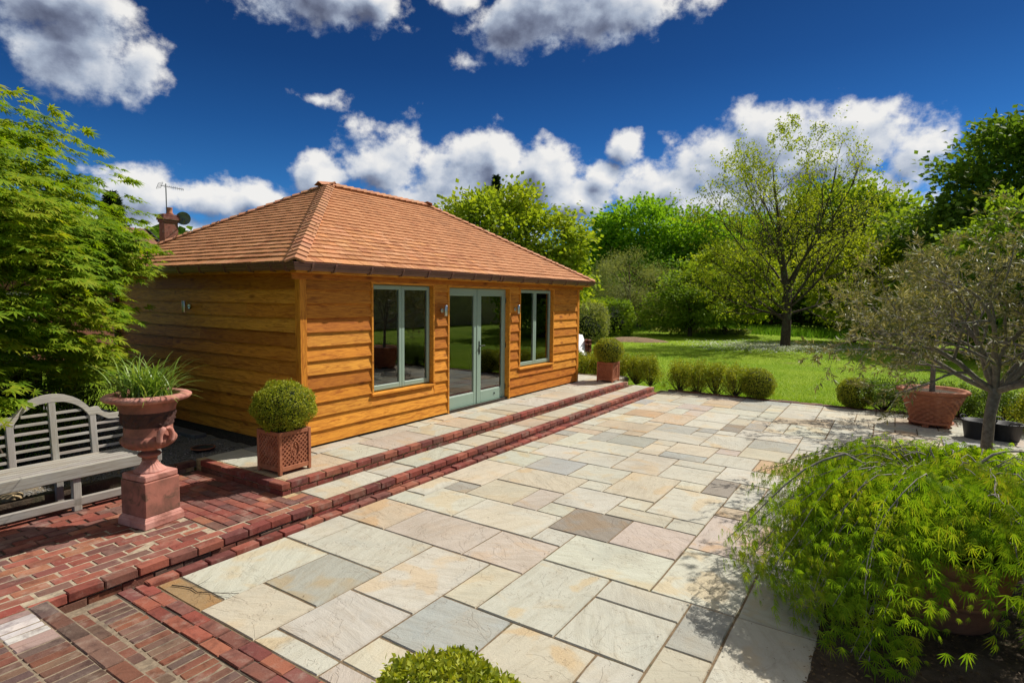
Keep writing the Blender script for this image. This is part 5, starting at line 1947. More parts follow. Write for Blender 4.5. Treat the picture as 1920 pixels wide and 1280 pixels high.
# ---- weeping cut-leaf maple in its pot, lower right
def weeping_maple():
    r = np.random.default_rng(19)
    pc = np.array([5.02, -.38, 0])
    t = thing('weeping_maple', 'weeping cut leaf maple spilling over its big terracotta pot', 'tree', (*pc[:2], .50))
    top = np.array([.0, .05, .60])      # crown top above the rim
    P, Fd, N = [], [], []
    paths = {}
    # main limbs arch out and fall
    ends = []
    for k in range(185):
        a = k * 2.399 + r.uniform(-.3, .3)
        if k >= 140:
            a = r.uniform(1.55, 2.85)
        Rm = r.uniform(.55, 1.34) * (1.0 + .12 * math.cos(a - 1.9))
        if math.sin(a) < -.2:
            Rm *= 1.12
        if k >= 140:
            Rm = r.uniform(.85, 1.32)
        if abs((a - 3.20 + PI) % (2 * PI) - PI) < .36:
            Rm *= .50
        hz = r.uniform(.42, .66)
        fall = r.uniform(.25, .85) * (Rm / 1.1) ** 1.5 + (.25 if k >= 140 else 0)
        pts = []
        for i in range(12):
            u = i / 11
            rr = Rm * u
            z = .05 + hz * math.sin(min(1, u * 1.6) * PI / 2) - fall * max(0, u - .38) ** 1.5 * 2.0
            w = .05 * math.sin(u * 9 + k)
            z = max(z, -.40)
            pts.append((math.cos(a) * rr - math.sin(a) * w, math.sin(a) * rr + math.cos(a) * w, z + r.normal(0, .01)))
        pts = np.array(pts)
        paths.setdefault(0 if k < 9 else 1, []).append((pts, np.linspace(.016 if k < 9 else .007, .002, 12)))
        m = int(128 * (Rm + .25))
        for q in range(m):
            u = .16 + .84 * r.random() ** .72
            i = min(int(u * 11), 10)
            fr = u * 11 - i
            p = pts[i] * (1 - fr) + pts[i + 1] * fr
            d = pts[i + 1] - pts[i]
            d /= np.linalg.norm(d) + 1e-6
            sd = np.array([-math.sin(a), math.cos(a), 0])
            v = r.normal(0, .13 * (.6 + u))
            p = p + sd * v + np.array([0, 0, .018 + r.normal(0, .022) - abs(v) * .45])
            P.append(p)
            Fd.append(d * .9 + sd * (np.sign(v) * .45 + r.normal(0, .4)) + np.array([0, 0, -.85 - .55 * u + r.normal(0, .2)]))
            N.append(np.array([math.cos(a), math.sin(a), 0]) * (.35 + u * .5) + np.array([0, 0, 1.0]) + r.normal(0, .3, 3))
    P, Fd, N = np.array(P), np.array(Fd), np.array(N)
    ang = np.arctan2(P[:, 1], P[:, 0]) % (2 * PI)
    ok = (P[:, 2] > -.44) & ~((ang > 3.0) & (ang < 4.9) & (P[:, 2] < -.16) & (r.random(len(P)) < .93))
    P, Fd, N = P[ok], Fd[ok], N[ok]
    Vs, Fs, off = [], [], 0
    part_ = r.integers(0, 3, len(P))
    for q, bl in enumerate((palmate(7, .066, .40, 70), palmate(5, .078, .55, 48), palmate(5, .066, .30, 84))):
        mk = part_ == q
        V, F = place_leaves(P[mk], Fd[mk], N[mk], .082 * r.uniform(.45, 1.35, mk.sum()), bl)
        Vs.append(V)
        Fs.append(F + off)
        off += len(V)
    link('crown', mesh_np('crown', np.concatenate(Vs), np.concatenate(Fs)), 'leaf_cutmaple', t)['kind'] = 'stuff'
    tw = [(np.array([(0, 0, -.12), (.03, .02, .1), (.02, .0, .3), (-.02, .04, .5)]), np.array([.045, .04, .03, .018]))]
    paths.setdefault(0, []).extend(tw)
    # bare grey twigs on the top
    for k in range(26):
        a, rr = r.uniform(0, 6.28), r.uniform(.1, .8)
        p = np.array([math.cos(a) * rr, math.sin(a) * rr, .60 - .28 * rr ** 2])
        pts = [p]
        d = np.array([math.cos(a + 1.2), math.sin(a + 1.2), .25])
        for i in range(6):
            d = d + r.normal(0, .5, 3)
            d[2] -= .08
            d /= np.linalg.norm(d)
            pts.append(pts[-1] + d * .045)
        paths.setdefault(2, []).append((np.array(pts), np.linspace(.005, .0018, 7)))
    link('trunk', branch_mesh('trunk', paths, (7, 5, 4)), 'bark_pale', t)
    pot = thing('maple_pot', 'big round terracotta pot half hidden under the weeping maple', 'pot', (pc[0], pc[1], 0))
    link('body', G().lathe([(.29, .0), (.31, .02), (.36, .18), (.405, .36), (.425, .44)], 48).mesh('body', True), 'terracotta', pot)
    link('rim', G().lathe([(.422, .435), (.455, .442), (.462, .47), (.458, .515), (.44, .525), (.41, .52), (.40, .46), (.001, .46)], 48, cap=False).mesh('rim', True), 'terracotta', pot)
    link('band', G().lathe([(.372, .19), (.384, .196), (.388, .212), (.380, .222)], 48, cap=False).mesh('band', True), 'terracotta', pot)
    link('soil', G().lathe([(.001, .492), (.405, .488)], 32, cap=False).mesh('soil'), 'soil', pot)


weeping_maple()
# seedlings, litter and an old timber in the bed
def seedling(loc, n, size, seed, label):
    r = np.random.default_rng(seed)
    t = thing('seedling', label, 'plant', loc, 0, 'small broad leaf seedlings in the bed')
    me = None
    b = kite(1, .5, .10)
    a = np.arange(n) * 2.4 + r.uniform(0, .4, n)
    P = np.stack([np.cos(a) * .03, np.sin(a) * .03, .02 + .02 * np.arange(n) / n * 5], -1)
    f = np.stack([np.cos(a), np.sin(a), np.full(n, .25)], -1)
    for k in range(n):
        V, F = place_leaves(P[k:k + 1], f[k:k + 1], np.array([[0, 0, 1.0]]), np.array([size * r.uniform(.8, 1.2)]), b)
        link('leaf', mesh_np('leaf', V, F), 'leaf_young', t)
    link('stem', G().tube([(0, 0, -.01), (0, 0, .12)], .004, 5).mesh('stem'), 'leaf_young', t)


seedling((4.18, -.12, .0), 9, .13, 1, 'broad leaved seedling in the dark bed under the maple pot')
seedling((3.86, -.02, .0), 5, .07, 2, 'tiny yellow green seedling at the bed edge nearest the photo bottom')
r = np.random.default_rng(41)
n = 3800
P = np.stack([r.uniform(3.2, 6.5, n), .33 - 2.4 * r.random(n) ** 1.2, .012 + .01 * r.random(n)], -1)
V, F = place_leaves(P, rand_dirs(n, r) * np.array([1, 1, .25]), rand_dirs(n, r) * .5 + np.array([0, 0, 1.0]), r.uniform(.008, .034, n), kite(1, .5, .08))
o = link('leaf_litter', mesh_np('leaf_litter', V, F), 'leaf_litter')
tag(o, 'dry leaf litter strewn over the dark bed', 'leaf litter', kind='stuff')
n = 420
P = np.stack([r.uniform(2.2, 12.5, n), r.uniform(-1.5, 4.4, n), np.full(n, .006)], -1)
P[:140, 0], P[:140, 1] = 3.4 + 3.2 * r.random(140), .25 + r.exponential(.22, 140)
V, F = place_leaves(P, rand_dirs(n, r) * np.array([1, 1, .1]), rand_dirs(n, r) * .3 + np.array([0, 0, 1.0]), r.uniform(.006, .022, n), kite(1, .45, .1))
o = link('fallen_leaves', mesh_np('fallen_leaves', V, F), 'leaf_litter')
tag(o, 'tiny dry leaves and bits scattered over the patio slabs', 'leaf litter', kind='stuff')
slp = thing('old_sleeper', 'old mossy timber sleeper lying in the bed beside the maple pot', 'sleeper', (4.95, -1.35, 0), .18)
link('beam', G().cbox(-.9, .55, -.11, .11, -.02, .17, .015, .008).mesh('beam'), 'old_sleeper', slp)


# ---- olive trees
def olive(name, label, loc, trunk_h, lean, crown_c, crown_r, n, size, seed, rad=.05, limbs=7):
    r = np.random.default_rng(seed)
    t = thing(name, label, 'tree', loc)
    paths, tips = {}, []
    P0 = [(0, 0, 0)]
    pts = np.array([(0, 0, -.05), (lean[0] * .25, lean[1] * .25, trunk_h * .35), (lean[0] * .4, lean[1] * .4, trunk_h * .7), (lean[0], lean[1], trunk_h)])
    paths[0] = [(pts, np.array([rad * 1.25, rad, rad * .95, rad * 1.05]))]
    sp = [dict(n=6, ang=40, ratio=.55, wig=.16, up=.03, seg=7, t0=.18, taper=.35, rr=.62, fall=.3),
          dict(n=5, ang=42, ratio=.62, wig=.15, up=.02, seg=6, t0=.2, taper=.3, rr=.6, fall=.3),
          dict(n=3, ang=38, ratio=.7, wig=.14, up=0, seg=5, t0=.2, taper=.3, rr=.6, fall=.2),
          dict(n=0, ang=40, ratio=.5, wig=.15, up=-.02, seg=5, taper=.3)]
    sub = {}
    for k in range(limbs):
        a = k * 2 * PI / limbs + r.uniform(-.35, .35)
        elv = r.uniform(.15, 1.25)
        d = np.array([math.cos(a) * math.cos(elv), math.sin(a) * math.cos(elv), math.sin(elv)]) + np.array([crown_c[0] - lean[0], crown_c[1] - lean[1], 0]) * .4
        grow(r, (lean[0], lean[1], trunk_h - .04), d, crown_r * r.uniform(.95, 1.25), rad * .6, 0, sp, sub, tips)
    for lv, ps in sub.items():
        paths.setdefault(lv + 1, []).extend(ps)
    link('trunk', branch_mesh('trunk', paths, (10, 7, 5, 4, 3)), 'bark_grey', t)
    # narrow leaves along the outer twigs
    tp = tips
    per = max(1, n // max(1, len(tp)))
    P, Fd = [], []
    for (pp, d) in tp:
        for q in range(per):
            u = r.uniform(.15, 1.0) * (len(pp) - 1)
            i = min(int(u), len(pp) - 2)
            p = pp[i] * (1 - (u - i)) + pp[i + 1] * (u - i)
            tdir = pp[i + 1] - pp[i]
            tdir = tdir / (np.linalg.norm(tdir) + 1e-6)
            s = rand_dirs(1, r)[0]
            s = s - tdir * s.dot(tdir)
            P.append(p)
            Fd.append(tdir * .75 + s)
    P, Fd = np.array(P), np.array(Fd)
    N = rand_dirs(len(P), r) + np.array([0, 0, .5])
    V, F = place_leaves(P, Fd, N, size * r.uniform(.7, 1.3, len(P)), kite(1, .20, .03))
    link('crown', mesh_np('crown', V, F), 'leaf_olive', t)['kind'] = 'stuff'
    return t


olive('olive_tree', 'olive tree with a bare grey trunk in front, at the right edge', (7.60, -.86, .40), .93, (.12, -.07), (-.1, .15, .7), 1.34, 19000, .066, 5, .052, 11)
op = thing('olive_pot', 'plain terracotta pot of the near olive, hidden behind the weeping maple', 'pot', (7.60, -.86, .002))
link('body', G().lathe([(.21, 0), (.23, .02), (.28, .34), (.31, .345), (.31, .42), (.275, .42), (.27, .36), (.001, .36)], 40, cap=False).mesh('body', True), 'terracotta', op)
olive('olive_tree', 'olive tree growing in the wide basket weave pot', (12.78, -.66, .60), .80, (.03, .02), (0, 0, .7), 1.2, 9500, .078, 9, .04, 8)


# ---- generic background tree
def blob_tree(name, label, loc, h, lobes, n, size, mat, seed, trunk_r=.22, group='trees round the lawn', clump=.5, branches=True, base=None, up=.4):
    """lobes: (dx, dy, z, rx, ry, rz) round the base point"""
    r = np.random.default_rng(seed)
    t = thing(name, label, 'tree', loc, 0, group)
    L = np.array(lobes, float)
    wgt = (L[:, 3] * L[:, 4] * L[:, 5]) ** .67
    wgt /= wgt.sum()
    nc = max(30, int(n / 95))
    li = r.choice(len(L), nc, p=wgt)
    d = rand_dirs(nc, r)
    rad = r.uniform(.45, 1.05, nc) ** .6
    C = L[li, :3] + d * rad[:, None] * L[li, 3:]
    ci = r.integers(0, nc, n)
    P = C[ci] + r.normal(0, clump, (n, 3)) * np.array([1, 1, .62])
    ctr = L[:, :3].mean(0)
    me = leaf_mesh('crown', P, r, size, base or kite(1, .8, .12), up, ctr, .15)
    link('crown', me, mat, t)['kind'] = 'stuff'
    paths = {0: [(np.array([(0, 0, -.3), (.05 * h / 8, 0, h * .25), (0, .05 * h / 8, h * .5), (.1, .1, h * .86)]), np.array([trunk_r * 1.3, trunk_r, trunk_r * .75, trunk_r * .12]))]}
    if branches:
        for k in range(min(46, nc)):
            c = C[r.integers(0, nc)]
            s = np.array([0, 0, max(.12 * h, min(c[2] * r.uniform(.35, .75), h * .8))])
            m = (s + c) / 2 + np.array([0, 0, .08 * np.linalg.norm(c - s)]) + r.normal(0, .12, 3)
            paths.setdefault(1, []).append((np.array([s, m, c]), np.array([trunk_r * .32, trunk_r * .18, trunk_r * .05])))
    link('trunk', branch_mesh('trunk', paths, (9, 5)), 'bark', t)
    return t


# camera looks along (0.834, 0.547); positions below are metres on the ground
blob_tree('lime_tree', 'yellow green lime tree rising behind the right hip of the roof', (21.0, 14.3, -.05), 6.9,
          [(-.5, .6, 5.0, 2.0, 2.0, 1.8), (.9, -1.6, 4.6, 1.7, 1.7, 1.5), (1.0, -2.2, 3.2, 1.2, 1.2, 1.3), (-1.2, 2.2, 4.8, 1.2, 1.3, 1.1), (0, 0, 3.0, 2.2, 2.6, 1.6), (-1.7, 3.0, 4.9, .8, .8, .8), (.5, -.6, 6.3, .8, .9, .6)], 28500, 0.187, 'leaf_lime', 101, .16, clump=.34)
blob_tree('oak_tree', 'bright green round crowned oak beyond the lawn behind the grey willow shrub', (46.5, 17.6, 0), 10.6,
          [(0, 0, 7.3, 4.0, 4.0, 2.8), (-1.5, 3.4, 6.9, 2.5, 2.7, 2.0), (1, -3.6, 7.1, 2.5, 2.5, 2.1), (0, 0, 4.0, 5.0, 5.3, 2.4), (1.5, -5.1, 4.9, 2.7, 2.9, 2.7)], 36100, 0.288, 'leaf_bright', 102, .3, clump=.55)
blob_tree('oak_tree', 'tall mid green oak directly behind the sparse lawn tree', (57, 12.8, 0), 11.0,
          [(0, 0, 6.5, 5.0, 5.0, 3.4), (1, -5.5, 6.0, 3.8, 4.2, 3.2), (0, 4.5, 5.2, 3.6, 4.0, 3.2), (0, 0, 3.0, 5, 8, 2.6)], 32300, 0.396, 'leaf_bright', 103, .35, clump=.8)
blob_tree('oak_tree', 'dark oak to the right of the sparse lawn tree, against the clouds', (56, 3.2, 0), 13.0,
          [(0, 1, 8.6, 4.2, 4.4, 3.4), (0, -3.5, 6.6, 3.6, 3.8, 3.4), (0, 4.5, 6.2, 3.6, 3.8, 3.0), (0, 0, 3.4, 5, 7.5, 2.8)], 32300, 0.374, 'leaf_mid', 104, .4, clump=.8)
blob_tree('oak_tree', 'mid green oak between the sparse lawn tree and the dark corner tree', (50, -2.4, 0), 9.8,
          [(0, 0, 6.2, 3.8, 3.8, 2.8), (0, -3.4, 6.0, 3.4, 3.4, 2.8), (0, 2.8, 4.6, 3.2, 3.2, 2.6), (0, 0, 2.8, 4.5, 6, 2.4)], 30400, 0.346, 'leaf_mid', 105, .35, clump=.7)
blob_tree('oak_tree', 'tall dark oak filling the far right corner above the olives', (36.5, -5.6, 0), 12.4,
          [(0, 1.2, 8.6, 3.0, 2.8, 2.2), (0, -1.8, 9.0, 3.4, 3.4, 2.6), (0, .2, 5.6, 3.6, 4.2, 2.8), (0, 3.6, 5.4, 2.2, 2.0, 1.8), (0, -3.5, 4.0, 3.6, 4, 3.0)], 36100, 0.259, 'leaf_dark', 106, .4, clump=.5)
blob_tree('ash_tree', 'paler leafy tree behind the olive crowns at the right edge', (29.0, -4.4, 0), 6.9,
          [(0, 0, 4.4, 2.4, 2.3, 1.9), (0, -2.4, 4.8, 2.0, 2.2, 1.8), (0, 2.0, 3.2, 1.9, 1.9, 1.6), (0, 0, 2.0, 2.6, 3.2, 1.7)], 22800, 0.173, 'leaf_mid', 107, .2, clump=.36)
blob_tree('lime_tree', 'yellow leaved young tree under the right side of the sparse lawn tree', (38.0, 1.8, 0), 5.0,
          [(0, .6, 4.4, 2.2, 2.0, 1.5), (0, -1.2, 3.6, 1.9, 1.6, 1.5), (-.5, .2, 2.4, 2.0, 2.2, 1.2)], 17100, 0.187, 'leaf_spring', 108, .14, clump=.36)
blob_tree('willow_shrub', 'grey green twiggy willow shrub behind the clipped hedge', (37.4, 15.0, 0), 5.5,
          [(0, 0, 3.7, 2.3, 2.3, 1.9), (.5, -1.6, 2.9, 1.8, 1.8, 1.7), (-.5, 1.5, 3.2, 1.8, 1.8, 1.7), (0, 0, 1.7, 2.6, 2.9, 1.4)], 26600, 0.108, 'leaf_grey', 109, .10, clump=.30, base=kite(1, .3, .05))
blob_tree('bay_tree', 'dark dense shrub with a light gap between willow and lawn border', (36.5, 10.6, 0), 4.6,
          [(0, 0, 2.6, 2.0, 2.0, 1.9), (0, -1.6, 2.0, 1.6, 1.6, 1.5), (0, 1.4, 1.6, 1.8, 1.8, 1.4)], 9500, 0.158, 'leaf_mid', 110, .12, clump=.34)
blob_tree('hazel_tree', 'light green hazel low on the left of the sparse lawn tree', (39.5, 9.2, 0), 5.6,
          [(0, 0, 3.9, 2.2, 2.0, 1.6), (0, -1.9, 3.2, 1.8, 1.8, 1.5), (0, 0, 2.0, 2.2, 2.6, 1.2)], 18050, 0.187, 'leaf_lime', 111, .13, clump=.38)
blob_tree('holly_tree', 'dark shady shrub under the trees behind the lawn trunk', (47, 7.6, 0), 4.4,
          [(0, 0, 2.2, 2.6, 3.2, 1.8), (0, -4.0, 1.8, 2.4, 3.0, 1.5), (0, 3.2, 2.0, 2.4, 2.8, 1.6)], 17100, 0.216, 'leaf_dark', 112, .14, clump=.4)
blob_tree('holly_tree', 'dark shady shrub behind the lawn at the far right', (43, -1.8, 0), 4.2,
          [(0, 0, 2.0, 2.4, 3.2, 1.7), (0, -4.0, 1.8, 2.4, 3.2, 1.6)], 13300, 0.202, 'leaf_dark', 113, .14, clump=.4)
blob_tree('birch_tree', 'bright tree tip left of the sparse lawn tree, far behind', (60, 20.5, 0), 9.0,
          [(0, 0, 5.6, 4.2, 4.6, 3.0), (0, -5.4, 5.0, 3.8, 4.2, 2.8), (0, 5.5, 4.6, 4.2, 4.6, 2.8)], 24700, 0.396, 'leaf_mid', 114, .3, clump=.8)


def conifer(name, label, loc, h, w, seed):
    r = np.random.default_rng(seed)
    t = thing(name, label, 'tree', loc, 0, 'dark conifers behind the roofs')
    n = 6500
    z = h * (.12 + .88 * r.random(n) ** .8)
    rr = w * (1 - z / h) * r.uniform(.15, 1, n) * (1 + .25 * np.sin(z * 5))
    a = r.uniform(0, 2 * PI, n)
    P = np.stack([np.cos(a) * rr, np.sin(a) * rr, z - rr * .25], -1)
    f = np.stack([np.cos(a), np.sin(a), np.full(n, .15)], -1) + r.normal(0, .3, (n, 3))
    V, F = place_leaves(P, f, rand_dirs(n, r) + np.array([0, 0, 1.0]), .34 * r.uniform(.6, 1.3, n), kite(1, .28, .05))
    link('crown', mesh_np('crown', V, F), 'leaf_conifer', t)['kind'] = 'stuff'
    link('trunk', G().tube([(0, 0, 0), (0, 0, h * .97)], [.2, .02], 7).mesh('trunk', True), 'bark', t)


conifer('spruce_tree', 'dark spruce tip showing above the lime tree behind the roof', (37.6, 26.3, 0), 11.6, 2.4, 5)
conifer('spruce_tree', 'dark spruce behind the maple and the brick chimney', (13.6, 33.0, 0), 7.2, 2.4, 6)


# ---- the sparse spring tree on the lawn
def lawn_tree():
    r = np.random.default_rng(14)
    t = thing('lawn_tree', 'tall sparse tree with new yellow green leaves standing alone on the lawn', 'tree', (31.4, 4.4, -.05))
    paths, tips = {}, []
    sp = [dict(n=12, ang=50, ratio=.56, wig=.035, up=.02, seg=12, t0=.13, taper=.05, rr=.36, fall=.46),
          dict(n=8, ang=38, ratio=.46, wig=.09, up=.055, seg=7, t0=.22, taper=.25, rr=.55, fall=.3),
          dict(n=6, ang=36, ratio=.50, wig=.12, up=.05, seg=5, t0=.2, taper=.3, rr=.6, fall=.3),
          dict(n=4, ang=36, ratio=.55, wig=.14, up=.03, seg=4, t0=.2, taper=.3, rr=.65, fall=.2),
          dict(n=0, ang=30, ratio=.5, wig=.15, up=.02, seg=3, taper=.4)]
    # short trunk, then a fan of strong ascending limbs
    trunk = np.array([(0, 0, -.1), (.02, .02, .5), (0, .05, 1.1), (.04, .03, 1.7), (.05, .05, 2.6), (0.02, .12, 4.2)])
    grow(r, (0, 0, -.1), (0.01, .02, 1), 9.0, .245, 0, sp, paths, tips)
    for (a, e, L, h0) in ((.6, .95, 6.6, 2.3), (2.2, .85, 6.0, 2.0), (3.7, .95, 6.4, 2.6), (5.2, .80, 5.8, 1.9), (1.4, 1.1, 6.2, 3.0), (4.4, 1.1, 6.2, 3.1), (0.0, .55, 4.4, 1.6), (2.9, .5, 4.6, 1.7), (1.9, .25, 4.2, 1.5), (5.0, .25, 4.2, 1.6)):
        grow(r, (0, .02, h0), (math.cos(a) * math.cos(e), math.sin(a) * math.cos(e), math.sin(e)), L, .072, 1, [None] + [dict(sp[1], n=12)] + sp[2:], paths, tips)
    link('trunk', branch_mesh('trunk', paths, (10, 6, 4, 3, 3)), 'bark', t)
    P = []
    for (pp, d) in tips:
        low = pp[-1][2] < 5.2
        for q in range(int(r.integers(3, 7)) + (1 if low else 0)):
            u = r.uniform(.3, 1.0) * (len(pp) - 1)
            i = min(int(u), len(pp) - 2)
            P.append(pp[i] * (1 - (u - i)) + pp[i + 1] * (u - i) + r.normal(0, .05, 3))
    P = np.array(P)
    me = leaf_mesh('crown', P, r, .092, kite(1, .75, .12), .4, None, .3)
    link('crown', me, 'leaf_spring', t)['kind'] = 'stuff'


lawn_tree()


# ---- clipped hedges
def hedge(name, label, loc, rot, L, W, H, n, size, mat, seed, roundness=.25, group=None, cat='hedge'):
    r = np.random.default_rng(seed)
    t = thing(name, label, cat, loc, rot, group)
    d = r.uniform(-1, 1, (n, 3))
    ax = r.integers(0, 3, n)
    s = r.choice([-1.0, 1.0], n)
    d[np.arange(n), ax] = s * r.uniform(.90, 1.0, n)
    ln = np.linalg.norm(d, axis=1, keepdims=True)
    sph = d / ln
    d = d * (1 - roundness) + sph * roundness * 1.1
    P = d * np.array([L / 2, W / 2, H / 2]) + np.array([0, 0, H / 2]) + r.normal(0, size * .5, (n, 3))
    P[:, 2] = np.abs(P[:, 2])
    nr = sph + rand_dirs(n, r) * .8
    f = rand_dirs(n, r) + sph * .4
    V, F = place_leaves(P, f, nr, size * r.uniform(.7, 1.3, n), kite(1, .6, .1))
    link('foliage', mesh_np('foliage', V, F), mat, t)['kind'] = 'stuff'
    g = G()
    k = .86 - roundness * .25
    g.cbox(-L / 2 * k, L / 2 * k, -W / 2 * k, W / 2 * k, 0, H * (k + .04), min(W, H) * .28, .05)
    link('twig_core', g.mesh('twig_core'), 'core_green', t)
    return t


hedge('clipped_hedge', 'clipped rounded green hedge block behind the brick stack', (33.8, 15.3, -.05), .59, 3.0, 3.4, 2.15, 6500, .15, 'leaf_mid', 201, .4)
hedge('clipped_hedge', 'dark glossy rounded shrub next to the timber room end', (27.6, 13.35, -.05), .5, 1.8, 2.0, 1.95, 5200, .11, 'leaf_grey', 202, .85)
hedge('clipped_hedge', 'light green hedge end between the dark shrub and hedge block', (31.5, 15.4, -.05), .5, 1.6, 2.4, 2.15, 3200, .14, 'leaf_lime', 205, .6)
hedge('russet_hedge', 'brown beech hedge low along the back of the lawn', (63, 5.0, -.05), 1.5, 26, 1.4, 2.0, 6000, .30, 'leaf_russet', 203, .1)
hedge('garden_hedge', 'dark ivy hedge behind the bench under the maple', (1.3, 10.9, .1), 0, 5.2, .9, 1.5, 9000, .065, 'leaf_dark', 204, .2)
gw = thing('garden_wall', 'tall buff rendered wall across the garden, reflected in the windows', 'wall', (16, -17, -.05))
link('wall', G().box(-30, 30, -.2, .2, -.1, 3.5).mesh('wall'), 'stucco', gw)
for k in range(30):
    link('coping', G().cbox(-.985, .985, -.28, .28, 3.502, 3.60, .012).mesh('coping') if k == 0 else bpy.data.meshes['coping'], 'stone_block', gw, (-29 + 2 * k, 0, 0))

# ---- small shrubs under the maple by the wall
for i, (x, y, h, w) in enumerate([(3.35, 9.6, 1.0, .9), (2.5, 8.7, .7, .8), (3.75, 10.35, 1.35, .8)]):
    box_bush((x, y, .12), h, w, ['dark leafy shrub between the maple and the timber wall', 'small leafy shrub behind the bench under the maple', 'leafy shrub at the back corner of the timber room'][i], 90 + i, 2600, 'leaf_mid', 'shrubs under the maple')
stk = link('wooden_stake', G().cbox(-.022, .022, -.022, .022, -.1, .62, .004, .002).mesh('wooden_stake'), 'oak', None, (1.98, 7.75, .14), .2, (0.40, 0.22, 0.09))
tag(stk, 'short square wooden stake in the gravel behind the bench', 'stake')

# ---- grass: short turf near the patio, long grass along the border
def blades(name, P, h, w, r, mat, label, lean=.35):
    n = len(P)
    a = r.uniform(0, 2 * PI, n)
    hh = h * r.uniform(.5, 1.25, n)
    sd = np.stack([np.cos(a), np.sin(a), np.zeros(n)], -1) * (w * r.uniform(.6, 1.3, n))[:, None]
    tip = P + np.stack([r.normal(0, lean, n) * hh, r.normal(0, lean, n) * hh, hh], -1)
    V = np.stack([P - sd, P + sd, tip], 1).reshape(-1, 3)
    F = np.arange(n * 3).reshape(-1, 3)
    o = link(name, mesh_np(name, V, F), mat)
    return tag(o, label, 'grass', kind='stuff')


def lawn_z(x, y):
    return np.where((x < 15) & (y < 13), -.085, .05 * np.sin(x * .23 + 1) * np.cos(y * .31) - .065)


r = np.random.default_rng(301)
n = 125000
u = r.random(n) ** 1.7
x = 13.98 + 26 * u
y = r.uniform(-.42, .58, n) * (x * 1.05) + 1.0
P = np.stack([x, y, lawn_z(x, y)], -1)
ok = ~((x < 14.4) & (y > 2.2)) & (np.hypot(x - 23, (y - 10.6) * 1.2) > 1.6)
blades('lawn_grass', P[ok], .060, .007, r, 'blade', 'short mown grass blades on the lawn beyond the patio', .6)
n = 34000
y = r.uniform(-4, 16, n)
x = 43.5 + r.normal(0, 1.3, n) + .1 * y
P = np.stack([x, y, lawn_z(x, y)], -1)
blades('long_grass', P, .50, .03, r, 'blade_tall', 'strip of long lush grass along the shaded border behind the lawn', .3)
n = 7000
x = 31.0 + r.normal(0, 1.6, n)
y = 4.6 + r.normal(0, 1.9, n)
P = np.stack([x, y, lawn_z(x, y) + .06], -1)
V, F = place_leaves(P, rand_dirs(n, r) * np.array([1, 1, .4]), rand_dirs(n, r) * .4 + np.array([0, 0, 1.0]), r.uniform(.04, .10, n), kite(1, .7, .05))
o = link('ground_flowers', mesh_np('ground_flowers', V, F), 'petal_white')
tag(o, 'pale flowering ground cover round the foot of the lawn tree', 'ground cover', kind='stuff')
n = 5000
y = r.uniform(8, 14, n)
x = 40.5 + r.normal(0, .8, n)
P = np.stack([x, y, lawn_z(x, y) + .25 * r.random(n)], -1)
V, F = place_leaves(P, rand_dirs(n, r) + np.array([0, 0, .4]), rand_dirs(n, r) + np.array([0, 0, .7]), r.uniform(.08, .20, n), kite(1, .6, .1))
o = link('border_foliage', mesh_np('border_foliage', V, F), 'leaf_grey')
tag(o, 'low pale border foliage along the edge of the lawn', 'ground cover', kind='stuff')
md = G()
md.lathe([(1.9, -.12), (1.6, .0), (1.0, .08), (.5, .11), (.001, .12)], 20, rf=lambda th, i, r0, z: r0 * (1 + .15 * math.sin(3 * th) + .08 * math.sin(7 * th)), cap=False)
o = link('soil_mound', md.mesh('soil_mound', True), 'dry_soil', None, (31.0, 12.2, -.05))
tag(o, 'low mound of dry brown soil beside the clipped hedge', 'soil mound')

n = 1500
x = 14.5 + 22 * r.random(n) ** 1.2
y = r.uniform(-.35, .52, n) * x + 1.0
P = np.stack([x, y, lawn_z(x, y) + .05], -1)
V, F = place_leaves(P, rand_dirs(n, r) * np.array([1, 1, .3]), rand_dirs(n, r) * .4 + np.array([0, 0, 1.0]), r.uniform(.012, .026, n), kite(1, .9, .05))
o = link('lawn_daisies', mesh_np('lawn_daisies', V, F), 'petal_white')
tag(o, 'tiny white daisies dotted over the lawn', 'daisies', kind='stuff')
# far wood closing the view
r = np.random.default_rng(401)
n = 30000
a = r.uniform(-.75, 1.45, n)
dist = r.uniform(74, 98, n)
top = 9.5 + 2.0 * np.sin(a * 9) + 1.5 * np.sin(a * 23 + 1)
z = top * r.random(n) ** .8
P = np.stack([np.cos(a) * dist, np.sin(a) * dist, z], -1)
V, F = place_leaves(P, rand_dirs(n, r), rand_dirs(n, r) + np.array([-.5, -.3, .4]), r.uniform(.5, 1.3, n), kite(1, .8, .12))
o = link('far_wood', mesh_np('far_wood', V, F), 'leaf_dark')
tag(o, 'distant wood closing the view behind the garden', 'wood', kind='stuff')

# ================================================================== NEIGHBOURING HOUSE
HX = 9.45
hs = thing('neighbour_house', 'neighbouring tiled brick house half hidden behind the maple', 'house', (HX, 22.0, 0))
bxw = G().box(-9.0, 1.6, 0, 5.6, -.1, 3.0)
link('wall', bxw.mesh('wall'), 'brick', hs, color=(.26, .10, .07))
g = G()
g.add([(-9.3, -.4, 2.85), (1.9, -.4, 2.85), (1.9, 2.8, 4.75), (-9.3, 2.8, 4.75), (1.9, 6.0, 2.85), (-9.3, 6.0, 2.85)], [(0, 1, 2, 3), (3, 2, 4, 5), (1, 4, 2), (0, 3, 5), (0, 5, 4, 1)])
rf_ = link('roof', g.mesh('roof'), 'roof_tile', hs)
bgb = G()
bgb.bar((1.93, -.45, 2.80), (1.93, 2.8, 4.74), .16, .05, (1, 0, 0)).bar((1.93, 6.05, 2.80), (1.93, 2.8, 4.74), .16, .05, (1, 0, 0))
link('barge_board', bgb.mesh('barge_board'), 'iron_black', hs)
CX, CY = 1.25, -.35
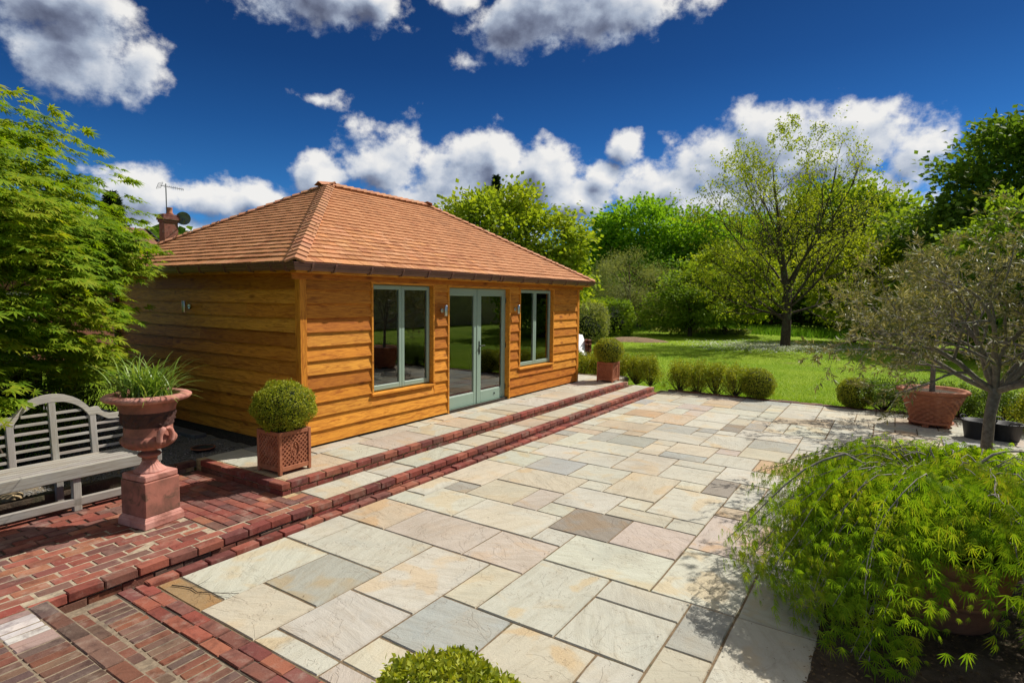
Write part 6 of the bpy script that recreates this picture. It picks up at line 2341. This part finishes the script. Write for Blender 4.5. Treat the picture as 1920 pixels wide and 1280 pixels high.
ch = link('chimney', G().cbox(CX - .24, CX + .24, CY - .18, CY + .18, 0, 4.72, .01).mesh('chimney'), 'brick', hs, color=(.24, .085, .06))
for (a, z0, z1) in ((.03, 4.72, 4.80), (.06, 4.80, 4.90), (.03, 4.90, 5.0)):
    link('corbel', G().cbox(CX - .24 - a, CX + .24 + a, CY - .18 - a, CY + .18 + a, z0, z1, .01).mesh('corbel'), 'brick', hs, color=(.20, .07, .055))
link('chimney_pot', G().lathe([(.12, 5.0), (.12, 5.05), (.09, 5.08), (.09, 5.22), (.11, 5.25)], 14, CX + .05, CY).mesh('chimney_pot', True), 'terracotta', hs)
for (x0, x1, z0, z1) in ((-7.5, -6.2, 1.0, 2.2), (-4.0, -2.7, 1.0, 2.2)):
    w = link('window', G().box(x0, x1, -.03, .02, z0, z1).mesh('window'), 'stucco', hs)
    link('pane', G().box(x0 + .07, x1 - .07, -.035, -.031, z0 + .07, z1 - .07).mesh('pane'), 'glass', w)
an = thing('television_aerial', 'television aerial on a thin mast above the brick chimney', 'aerial', (HX + CX - .05, 22.0 + CY, 4.95))
link('mast', G().tube([(0, 0, 0), (0, 0, 1.12)], .018, 6).mesh('mast'), 'lead', an)
g = G().tube([(-.16, .04, 1.04), (.48, -.27, .97)], .011, 5)
for k in range(11):
    u = k / 10
    p = Vector((-.06 + .52 * u, -.01 - .25 * u, 1.03 - .06 * u))
    g.tube([p + Vector((0.02, .05, .06)), p + Vector((-.02, -.05, -.06))], .006, 4)
link('boom', g.mesh('boom'), 'lead', an)
g = G()
for k in range(5):
    g.tube([(-.22 + .02 * k, -.10, .94 + .05 * k), (-.22 + .02 * k, .22, .94 + .05 * k)], .006, 4)
g.tube([(-.22, -.1, .94), (-.14, -.1, 1.14)], .006, 4).tube([(-.22, .22, .94), (-.14, .22, 1.14)], .006, 4)
link('reflector', g.mesh('reflector'), 'lead', an)
ds = thing('satellite_dish', 'dark round satellite dish fixed to the side of the chimney', 'satellite dish', (HX + CX + .42, 22.0 + CY - .20, 4.92), -.5)
g = G().lathe([(.001, 0), (.09, .008), (.17, .028), (.235, .055)], 24, cap=False)
o = link('dish', g.mesh('dish', True), 'lead', ds)
o.rotation_euler = (PI / 2 + .3, 0, 0)
link('arm', G().tube([(0, .02, 0), (0, -.05, -.20), (.05, -.36, -.12)], .014, 5).mesh('arm'), 'lead', ds)
link('bracket', G().tube([(-.0, .02, -.02), (-.22, .10, -.12)], .02, 5).mesh('bracket'), 'lead', ds)
